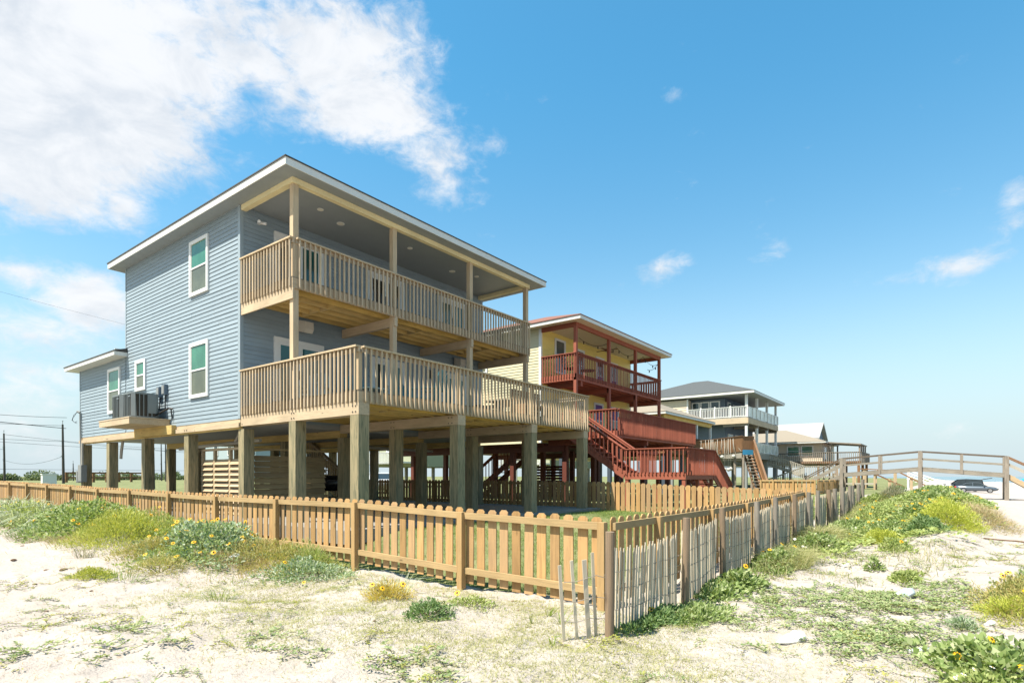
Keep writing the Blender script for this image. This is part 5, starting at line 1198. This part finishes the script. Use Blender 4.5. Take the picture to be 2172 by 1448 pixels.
bush('blue green sunflower bush covered in yellow blooms, at the middle of the bank', -2.45, -3.75, .75, 1.15, .50, 5600, .075, .045, 'leaf_blue', 46, group=G1, fl_r=.052, fl_up=.09)
bush('olive bush with reddish stems at the right end of the bank', -2.2, -5.3, .6, .95, .42, 6000, .07, .012, 'leaf_olive', 1, fine=True, group=G1, up=.7)
bush('thin green and straw grass hump against the fence post', -1.95, -6.1, .35, .5, .40, 1800, .10, .010, 'leaf_lime', 0, fine=True, group=G1, up=.9)
bush('small blue green bush with two flowers at the foot of the bank', -2.45, -6.75, .42, .50, .24, 2300, .05, .026, 'leaf_blue', 3, group=G1)
bush('pale green leafy edge of the bank below the olive bush', -3.1, -3.9, .5, .8, .16, 2200, .055, .03, 'leaf_lime', 1, group=G1)
bush('dry greyish grassy fringe of the bank in front of the blooming bush', -2.75, -5.1, .45, .9, .16, 2200, .09, .007, 'grass_dry', 0, fine=True, group=G1, up=.6)
bush('small silver green mat left of the sunflower bush', -3.3, 3.4, .5, 1.1, .18, 1500, .06, .03, 'leaf_blue', 0, group=G1)
tuft('grey wispy grass clump on the sand at the left edge', -3.75, 2.0, .45, .32, 420, .008, 'grass_grey', .3, .8, ry=1.3)
tuft('straw coloured grass clump right of the grey wispy clump', -3.6, .2, .35, .28, 350, .007, 'grass_dry', .3, .8, ry=.7)
tuft('sparse grey upright weed on the open sand left of the bank', -4.0, -2.1, .14, .36, 60, .010, 'grass_grey', .2, .6)
bush('small olive yellow bush on the open sand at left', -4.55, -4.45, .16, .30, .14, 1500, .045, .012, 'leaf_yel', 0, up=.6)
bush('wispy orange tinged bush in front of the bank', -3.75, -4.7, .28, .42, .22, 1400, .07, .008, 'leaf_olive', 0, fine=True)
tuft('sparse green grass tuft with long blades on the left sand', -4.35, -5.0, .25, .26, 90, .007, 'grass_green', .3, .9)
tuft('long green blades standing alone in the middle of the left sand', -4.1, -7.4, .18, .24, 45, .008, 'grass_green', .4, 1.0)
# plants in front of the fence
bush('orange and yellow clump near the second fence post', -2.75, -9.0, .24, .28, .20, 1900, .06, .008, 'leaf_orange', 3, fine=True, up=.8)
tuft('tall grey green stalks behind the orange clump', -2.45, -8.75, .18, .42, 60, .012, 'leaf_silver', .3, .7)
bush('small dark green bush alone on the sand in front of the fence', -3.2, -10.2, .20, .26, .15, 1300, .042, .018, 'leaf_dark', 0)
bush('small pale green patch of leaves near the fence foot', -2.5, -10.2, .22, .26, .07, 500, .04, .02, 'leaf_lime', 1)
for i, (x, y, lab) in enumerate(((-2.35, -11.2, 'upright green sprig left of the fence corner, the nearest to the pickets'), (-2.75, -11.25, 'upright green sprig further from the pickets, left of the sand fence'), (-2.55, -11.5, 'upright dark sprig just left of the loose slats'), (-3.2, -11.8, 'short thin sprig on the sand in front of the loose slats'))):
    tuft(lab, x, y, .03, .22, 14, .010, 'grass_green', .25, .7, cat='sprig', name='sprig', group='sprigs by the fence corner')
# right of the sand fence
G2 = 'bushes along the sand fence'
bush('dark green creeper at the foot of the first sand fence posts', -1.7, -12.2, .75, .16, .13, 1700, .06, .022, 'leaf_dark', 1, group=G2)
bush('yellow green leafy spread on the sand beside the second post', -1.1, -12.45, .55, .26, .13, 1900, .06, .022, 'leaf_sun', 2, group=G2)
bush('dark leafy bush between the second and third posts', .35, -12.2, .5, .22, .22, 1600, .07, .04, 'leaf_sun', 1, group=G2)
bush('round leafed bush leaning on the fence at the third post', .95, -12.3, .4, .25, .30, 1700, .07, .045, 'leaf_sun', 1, group=G2)
bush('green and yellow bush with grass at the fourth post', 2.9, -12.4, .9, .32, .34, 3800, .065, .035, 'leaf_sun', 5, group=G2)
tuft('soft pale grass clump at the fourth sand fence post', 3.0, -12.55, .7, .45, 1100, .007, 'grass_pale', .4, .6, ry=.3)
bush('dark green bush with white flowers at the sixth post', 5.6, -12.55, .85, .4, .38, 3600, .07, .045, 'leaf_sun', 14, group=G2, flmats=('petal_white', 'petal'), fl_r=.03)
tuft('tall soft grass clump behind the white flowered bush', 6.6, -12.4, 1.2, .55, 1700, .009, 'grass_pale', .4, .6, ry=.35)
bush('green scrub along the fence by the eighth post', 9.2, -12.7, 1.7, .5, .38, 4200, .09, .05, 'leaf_sun', 8, group=G2)
bush('grassy scrub at the far end of the sand fence', 13.5, -12.9, 2.6, .55, .35, 4200, .10, .04, 'leaf_lime', 10, group=G2)
bush('green bush behind the sand fence below the walkover steps', 15.0, -11.0, 2.6, .7, .45, 3600, .12, .07, 'leaf_sun', 10, group=G2)
bush('green bush behind the far sand fence posts', 22, -10.6, 2.5, 1., .5, 2500, .14, .08, 'leaf_lime', 4, group=G2)
G3 = 'bushes on the dune'
bush('bright yellow bush on the sand right of the sand fence', 6.9, -13.6, .62, .32, .30, 4800, .055, .010, 'leaf_brightyel', 0, fine=True, group=G3, up=.7)
bush('large bright yellow green bush on the dune', 9.9, -14.75, 1.0, .62, .62, 9500, .075, .012, 'leaf_brightyel', 0, fine=True, group=G3, up=.7)
bush('dark green rounded bush left of the large yellow one', 8.3, -14.3, .50, .30, .42, 3000, .07, .035, 'leaf_dark', 0, group=G3)
bush('tangled brown dry bush at the right edge of the dune', 12.3, -15.55, 1.5, .55, .30, 3400, .16, .010, 'grass_dry', 0, fine=True, group=G3, up=.2)
bush('green sunflower patch with many yellow blooms on the dune side', 12.2, -13.95, 1.5, .55, .36, 4600, .09, .055, 'leaf_sun', 28, group=G3)
bush('low green leafy mat in front of the blooming dune patch', 8.8, -13.55, 1.1, .5, .25, 3600, .07, .04, 'leaf_sun', 8, group=G3)
bush('leafy patch with white flowers on the sand below the bright yellow bush', 8.0, -13.2, .8, .4, .2, 2300, .07, .04, 'leaf_lime', 8, group=G3, flmats=('petal_white', 'petal'), fl_r=.03)
bush('broad green creeper covering the dune crest', 20.0, -14.6, 4.2, 1.0, .22, 7500, .14, .09, 'leaf_sun', 36, group=G3, rot=-.1, fl_r=.07)
bush('yellow tinged creeper on the seaward dune crest', 15.5, -14.9, 2.0, .6, .28, 3600, .12, .07, 'leaf_lime', 16, group=G3, fl_r=.06)
bush('orange yellow patch in the middle of the dune', 12.2, -14.55, .8, .3, .28, 2400, .07, .010, 'leaf_orange', 4, fine=True, group=G3)
bush('grey twiggy bush left of the dune crest', 18.2, -13.0, 1.2, .5, .55, 2600, .16, .012, 'grass_grey', 0, fine=True, group=G3)
bush('dark brownish bush beside the grey twiggy one', 21, -13.0, .7, .4, .55, 1500, .12, .03, 'leaf_dark', 0, group=G3)
bush('lime green bush at the dune foot near the fence end', 17.8, -12.45, 1.3, .45, .35, 2300, .11, .05, 'leaf_lime', 4, group=G3)
bush('small green bush with one bloom on the middle sand', 5.2, -13.95, .40, .22, .22, 1300, .05, .028, 'leaf_lime', 1, group=G3)
bush('tiny upright green plant on the open sand', 3.5, -13.75, .12, .1, .20, 260, .06, .03, 'leaf_sun', 0, group=G3)
bush('low round green plant right of the tiny upright one', 2.9, -14.2, .3, .18, .12, 900, .06, .03, 'leaf_lime', 0, group=G3)
bush('large mixed yellow and brown bush at the right edge of the foreground', 1.35, -15.5, .75, .42, .42, 6200, .055, .012, 'leaf_olive', 3, group=G3, jit=1.)
bush('green leafy growth behind the right mixed bush', 1.9, -15.6, .55, .35, .50, 2500, .05, .03, 'leaf_vine', 1, group=G3)
bush('yellow feathery growth in front of the right mixed bush', .85, -15.25, .45, .3, .26, 2600, .06, .008, 'leaf_brightyel', 1, fine=True, group=G3)
bush('small grey green bush with pointed leaves at lower right', -.05, -14.83, .13, .11, .13, 420, .055, .012, 'leaf_blue', 0, group=G3)
bush('big leafed green sunflower plant in the bottom right corner', -1.55, -15.05, .52, .42, .20, 1500, .075, .055, 'leaf_sun', 3, group=G3, fl_r=.035, lump=.4)
bush('pale green daisy plant at the bottom right edge', -1.95, -14.9, .3, .22, .10, 700, .045, .028, 'leaf_lime', 7, group=G3, flmats=('petal_white', 'petal'), fl_r=.02)
# creeping runners on the sand
runner_field('creeping_vine', 'green creeping vines spreading in low patches over the sand',
  [(.55, -13.75, .8, .55, 95, .5), (.9, -14.35, .8, .5, 95, .5), (-.15, -13.35, .6, .35, 34, .5), (-.75, -14.25, .55, .42, 80, .45), (-1.45, -14.05, .45, .3, 52, .4), (-1.0, -13.75, .4, .25, 14, .4), (1.9, -14.6, .9, .5, 60, .5), (.5, -12.85, .6, .22, 46, .4), (1.4, -13.2, .5, .25, 14, .4), (-.4, -12.95, .4, .2, 12, .35), (-1.1, -13.1, .35, .2, 10, .3), (-2.0, -13.3, .3, .2, 5, .3),
   (-6.2, -8.45, .10, .2, 12, .32), (-5.5, -8.35, .12, .26, 14, .3), (-5.85, -8.95, .18, .3, 8, .3), (-5.6, -9.1, .16, .25, 7, .3), (-4.75, -9.6, .14, .26, 10, .3), (-5.0, -10.1, .15, .25, 4, .3), (-4.45, -11.35, .26, .4, 26, .34), (-4.75, -10.45, .12, .2, 8, .3), (4.3, -13.6, .6, .3, 18, .4), (6.0, -14.2, .7, .35, 18, .4), (3.9, -14.6, .6, .35, 10, .4)], 'leaf_vine', .040, .022)
runner_field('dune_creeper', 'green leafy creepers carpeting the dune between the bushes',
  [(9, -13.4, 2.2, .6, 34, .9), (12.5, -13.9, 2.5, .8, 46, 1.), (16, -14.3, 3, 1.0, 50, 1.1), (21, -14.3, 4, 1.2, 60, 1.2), (7.3, -14.3, 1.0, .4, 24, .7), (12, -15.2, 1.5, .4, 30, .8), (25, -13, 3, 1., 40, 1.2), (6.2, -13.0, 1.2, .4, 30, .7), (4.2, -12.9, .8, .3, 22, .5)], 'leaf_lime', .085, .05, step=.06, stems=False, lift=.10)
runner_field('yellow_creeper', 'yellowish creeping weeds in small patches on the sand',
  [(-3.0, -12.15, .3, .22, 16, .28), (-4.35, -11.2, .2, .2, 8, .3), (-4.0, -10.5, .25, .3, 8, .3), (-4.7, -11.9, .15, .2, 4, .25), (-2.35, -14.2, .14, .16, 10, .25), (-5.3, -8.0, .2, .3, 6, .3), (-5.2, -9.5, .25, .3, 5, .25), (-4.6, -5.2, .3, .4, 6, .3), (-1.2, -13.9, .3, .2, 6, .25), (-.5, -13.1, .3, .2, 5, .25), (-3.9, -8.3, .3, .5, 7, .3), (-5.9, -7.5, .2, .4, 5, .3), (1.2, -14.9, .3, .3, 12, .3), (-3.6, -12.7, .2, .2, 3, .2), (.3, -13.0, .2, .15, 5, .25)], 'leaf_vine_yel', .030, .017)
pt = []; py_ = []
for k in range(150):
    x, y = rng.uniform(-7.2, -2.2), rng.uniform(-14.2, -2.5)
    if fbm(np.array([x * .8]), np.array([y * .8]), 90, 3)[0] < -.06: continue
    (pt if rng.uniform() < .6 else py_).append((x, y, rng.uniform(.05, .28), rng.uniform(.05, .3), rng.integers(2, 9), rng.uniform(.12, .34)))
for k in range(120):
    x, y = rng.uniform(-2.5, 8), rng.uniform(-16, -12.3); (pt if rng.uniform() < .7 else py_).append((x, y, rng.uniform(.08, .4), rng.uniform(.05, .25), rng.integers(2, 12), rng.uniform(.15, .4)))
runner_field('sand_weeds', 'small scattered green weeds over the open sand', pt, 'leaf_vine', .030, .015, lift=.02)
runner_field('sand_weeds', 'small scattered yellowish weeds over the open sand', py_, 'leaf_vine_yel', .028, .014, lift=.02)
# thin grass on sand and lawn
def turf_d(x, y):
    f = ss(x, -6.4, -3.6) * (1 - ss(x, -1.8, -1.5)) * ss(-y, 5.0, 8.5) * (1 - ss(-y, 14.2, 15.2)); f = np.maximum(f, gauss(x, y, -3.2, -13.2, 2.2, 1.2, 1)) * (1 - ss(x, -1.7, -1.4) * ss(y, -12, -11.3))
    n = fbm(x * 1.3, y * 1.3, 40, 4) + .35 * fbm(x * 5., y * 5., 44, 2)
    return np.clip(f * (.14 + ss(n, -.14, .2)), 0, 1)
scatter('thin_turf', 'thin pale green turf in patches on the sand before the fence', turf_d, -7.5, -.5, -15.2, -4, 300000, .055, .0046, 'grass_pale', .5, 1.1)
def dry_d(x, y):
    n = fbm(x * 1.1, y * 1.1, 50, 4) + .4 * fbm(x * 4.3, y * 4.3, 54, 2); keep = 1 - ss(x, -1.8, -1.5) * ss(y, -12.2, -11.8)
    return np.clip((.03 + .6 * ss(n, .0, .26)) * keep, 0, 1)
scatter('dry_litter', 'dry straw and leaf litter strewn over the sand', dry_d, -8, 9, -16.5, 4, 110000, .05, .0042, 'grass_dry', .5, 1.6)
scatter('dark_litter', 'grey brown twig litter strewn thinly over the sand', lambda x, y: dry_d(x + 3.3, y - 2.1) * .8, -8, 6, -16, 2, 42000, .04, .0042, 'grass_grey', .5, 2.2)
def dune_d(x, y):
    f = np.maximum(gauss(x, y, 14, -14.2, 9, 1.3, 1), gauss(x, y, 6, -13.2, 4, .8, .8)); n = fbm(x * .9, y * .9, 60, 4)
    return np.clip(f * ss(n, -.12, .25), 0, 1)
scatter('dune_grass', 'thin pale grass growing over the dune', dune_d, 2, 32, -16.5, -11.9, 110000, .19, .008, 'grass_pale', .5, .6)
def lawn_d(x, y):
    n = fbm(x * 1.2, y * 1.2, 70, 4); inn = ss(x, -1.45, -1.3) * (1 - ss(x, 10.0, 10.1)) * ss(y, -11.4, -11.2) * (1 - ss(y, -5.3, -5.15))
    return np.clip(inn * (.25 + ss(n, -.15, .15)), 0, 1)
scatter('lawn_grass', 'short patchy lawn grass inside the picket fence', lawn_d, -1.5, 10.1, -11.4, -5, 90000, .075, .006, 'grass_green', .5, .5)
def lawn2_d(x, y): return np.clip(.2 + ss(fbm(x * 1.2, y * 1.2, 70, 4), -.15, .15), 0, 1)
scatter('lawn_strip', 'grass strip between the picket fence and the concrete slab', lawn2_d, -1.45, -.6, -5.1, 22, 26000, .09, .007, 'grass_green', .5, .5)

def bank_d(x, y):
    f = np.maximum(gauss(x, y, -2.5, -1.5, .85, 5.5, 1), gauss(x, y, -2.6, 6, 1.1, 4, .9)); n = fbm(x * 1.4, y * 1.4, 80, 3)
    return np.clip(f * ss(n, -.2, .2), 0, 1)
scatter('bank_grass', 'thin green and straw grass between the bushes of the bank', bank_d, -4.6, -1.62, -7.4, 12, 26000, .20, .007, 'leaf_lime', .6, .6)
scatter('bank_straw', 'dry straw grass along the foot of the bank', lambda x, y: np.clip(bank_d(x + .55, y) * .8, 0, 1), -5, -1.62, -7.6, 10, 22000, .13, .006, 'grass_dry', .6, .8)
def fence_d(x, y):
    n = fbm(x * 1.6, y * 1.6, 84, 3); return np.clip(gauss(x, y, x, -12.45, 1, .28, 1) * ss(x, .8, 4.0) * ss(n, -.2, .15), 0, 1)
scatter('fence_grass', 'soft pale green grass along the sand fence', fence_d, .6, 18, -13.3, -11.95, 46000, .30, .006, 'grass_pale', .6, .4)
# far scrub and inland clutter
def crown_mass(name, label, spots, n, mat='crown'):
    P = []
    for (x, y, r, h) in spots:
        k = n; th = rng.uniform(0, 2 * pi, k); cz = rng.uniform(0, 1, k); rr = np.sqrt(1 - cz ** 2); lm = .6 + .6 * vnoise(np.cos(th) * 2.3 + x, np.sin(th) * 2.3 + cz * 2.2 + y, 5)
        P.append(np.stack([x + r * rr * np.cos(th) * lm, y + r * rr * np.sin(th) * lm, .3 + h * cz * lm], 1))
    P = np.concatenate(P); m_ = len(P); o = np_mesh(name, leaf_arr(P, rng.normal(0, 1, (m_, 3)) + [0, 0, .4], rng.normal(0, .6, (m_, 3)) + [0, 0, 1], rng.uniform(.4, .9, m_), rng.uniform(.3, .6, m_)), LEAF, mat)
    return tag(o, label, None, None, 'stuff')
sp_ = []
for k in range(70):
    f = k / 69; x = 8 + 150 * f + rng.uniform(-2, 2); y = 205 - 25 * f + rng.uniform(-6, 6); sp_.append((x, y, rng.uniform(2.5, 5), rng.uniform(.7, 3.2) * (.45 + .55 * min(1, f * 6 + .2)) * (.6 + .5 * sin(k * .9) ** 2)))
crown_mass('far_scrub', 'dark green scrub line along the far side of the field', sp_, 420)
a = thing('marker_box', 'small white box standing in the field beyond the fence', 'box', (10.84, 60.2, .2)); MB().box(10.2, 11.4, 60, 60.6, .3, 1.75).build('body', M['white'], a); MB().box(10.15, 11.45, 59.95, 60.65, 1.751, 1.85).build('lid', M['white'], a)
a = thing('field_fence', 'dark low rail fence in the field left of the house corner', 'fence', (30, 120, .2))
for k in range(7): MB().box(28 + 2.2 * k, 28.4 + 2.2 * k, 120, 120.3, 0, 2.4).build('post', M['brown_wood'], a)
for z in (1.2, 2.1): MB().box(28, 41.7, 119.9, 119.98, z, z + .3).build('rail', M['brown_wood'], a)
# houses seen between the pilings
def backhouse(name, label, x0, x1, y0, y1, z0, z1, wallm, balc=True):
    h = thing(name, label, 'house', (x0, y0, .2))
    mb = MB(); mb.box(x0, x1, y0, y1, z0, z1); mb.build('wall', M[wallm], h); hip(MB(), x0 - .5, x1 + .5, y0 - .5, y1 + .5, z1, .4).build('roof', M['shingle_grey'], h)
    for k in range(3):
        yk = y0 + (y1 - y0) * (k + .3) / 3; window(h, 'x', x0, yk, yk + 1.1, z1 - 2.2, z1 - .7, 'pane_dark', 'pane_dark'); xk = x0 + (x1 - x0) * (k + .3) / 3; window(h, 'y', y0, xk, xk + 1.1, z1 - 2.2, z1 - .7, 'pane_dark', 'pane_dark')
    if balc:
        MB().box(x0 - 1.8, x0 - .05, y0, y1, z0 + .35, z0 + .5).build('balcony', M['white'], h); mb = MB(); rail(mb, (x0 - 1.8, y1, z0 + .5), (x0 - 1.8, y0, z0 + .5), out=(-1, 0), h=1., sp=.18, bw=.05); mb.build('balcony_railing', M['white'], h)
        for y in (y0, (y0 + y1) / 2, y1 - .2): MB().box(x0 - 1.8, x0 - 1.6, y, y + .2, .2, z1).build('balcony_post', M['white'], h)
    for x in (x0 + .2, (x0 + x1) / 2, x1 - .5):
        for y in (y0 + .2, (y0 + y1) / 2, y1 - .5): MB().box(x, x + .3, y, y + .3, .1, z0).build('piling', M['weathered'], h)
    return h
backhouse('green_house', 'pale green house with a white balcony seen between the pilings', 34, 44, 30, 37, 2.6, 6.4, 'pale_green')
backhouse('green_house', 'second pale green house seen through the red pilings', 48, 58, 22, 29, 2.6, 6.4, 'pale_green')
backhouse('pale_blue_house', 'pale blue house seen above the louvred shower screen', 25.5, 37, 50, 60, 1.4, 6.2, 'pale_blue', False)
car('white pickup-sized car parked beyond the pilings of the blue house', 'parked_car', 19, 17.5, R(60), 'car_white', 5.2, 1.95, False)

# litter, stones and driftwood on the sand
def bag(x, y, s, label, mat='plastic_white', name='plastic_bag'):
    g = tz(x, y); mb = MB(); mb.ball((0, 0, .42), 1, .8, .62, 26, 18); V = []
    for (a_, b_, c_) in mb.v:
        q = (a_ + 1) / 2; A = math.atan2(c_ - .25, b_); fold = 1 + .13 * sin(A * 7 + a_ * 2) * (1.2 - q) + .16 * (float(vnoise(a_ * 2.3 + s * 90, b_ * 2.3 + c_ * 3, 77)) - .5)
        w_ = (.25 + .75 * q ** .7) * fold; lx, ly, lz = a_ * 1.25, b_ * w_, max(-.1, c_ * w_ * (1.25 if q > .6 else 1.0))
        V.append((x + s * (lx * .66 + ly * .75), y + s * (-lx * .75 + ly * .66), g + s * lz))
    mb.v = V; return tag(mb.build(name, M[mat], None, True), label, 'litter')
bag(-1.62, -13.5, .115, 'crumpled white plastic bag lying on the sand right of the sand fence')
bag(27.5, -11.9, .38, 'white rubbish bag at the end of the sand fence, left one'); bag(29.0, -12.3, .45, 'white rubbish bag at the end of the sand fence, right one'); bag(34, -13.9, .42, 'clear plastic bag by the middle post of the walkover', 'plastic_clear')
bag(14.5, -10.9, .25, 'small white bag in the green bush behind the sand fence')
bag(-2.95, -2.25, .13, 'grey plastic scrap in the feathery bush on the bank', 'plastic_clear', 'plastic_scrap'); bag(-2.7, -4.9, .13, 'clear plastic scrap at the foot of the blooming bush', 'plastic_clear', 'plastic_scrap')
bag(1.25, -14.25, .12, 'clear plastic bottle half hidden in the creeping vines', 'plastic_clear', 'plastic_scrap'); bag(.25, -15.05, .05, 'small white scrap beside the right mixed bush', 'plastic_white', 'plastic_scrap')
z = tz(-1.3, -14.5)
a = thing('plastic_bottle', 'flattened white plastic bottle on the bare sand at lower right', 'litter', (-1.3, -14.5, z)); MB().tube((-1.42, -14.42, z + .02), (-1.24, -14.56, z + .02), .022, 10, .024).build('bottle', M['plastic_white'], a, True); MB().tube((-1.24, -14.56, z + .02), (-1.215, -14.58, z + .02), .013, 8).build('cap', M['aqua'], a)
tag(MB().path([(8.55, -15.35, tz(8.55, -15.35) + .02), (8.3, -15.6, tz(8.3, -15.6) + .05), (8.15, -15.85, tz(8.15, -15.85) + .08), (8.05, -16.3, tz(8.05, -16.3) + .06)], .017, 6).build('driftwood', M['twig'], None, True), 'long brown driftwood stick lying on the right dune slope', 'driftwood')
lab = 'small brown clod or chip lying on the sand'
for k, (x, y, s) in enumerate(((-4.6, -3.2, .09), (-4.75, -2.9, .06), (-4.25, -3.9, .05), (-4.9, -1.6, .07), (-4.3, .6, .06), (-2.05, -9.3, .04), (-1.95, -10.4, .045), (-2.0, -11.0, .05), (-2.3, -10.75, .035), (-3.3, -9.6, .04), (-5.2, -4.2, .05), (-4.9, -5.5, .04), (2.6, -13.7, .05), (-5.6, -6.4, .035), (-3.7, -9.9, .03))):
    s *= .55; mb = MB().ball((x, y, tz(x, y) + s * .2), s * 1.2, s * .8, s * .45, 8, 5); mb.v = [(px_ + rng.normal(0, s * .12), py_ + rng.normal(0, s * .12), pz_ + rng.normal(0, s * .06)) for px_, py_, pz_ in mb.v]
    tag(mb.build('clod', M['twig'], None), lab, 'clod', 'brown clods on the sand')
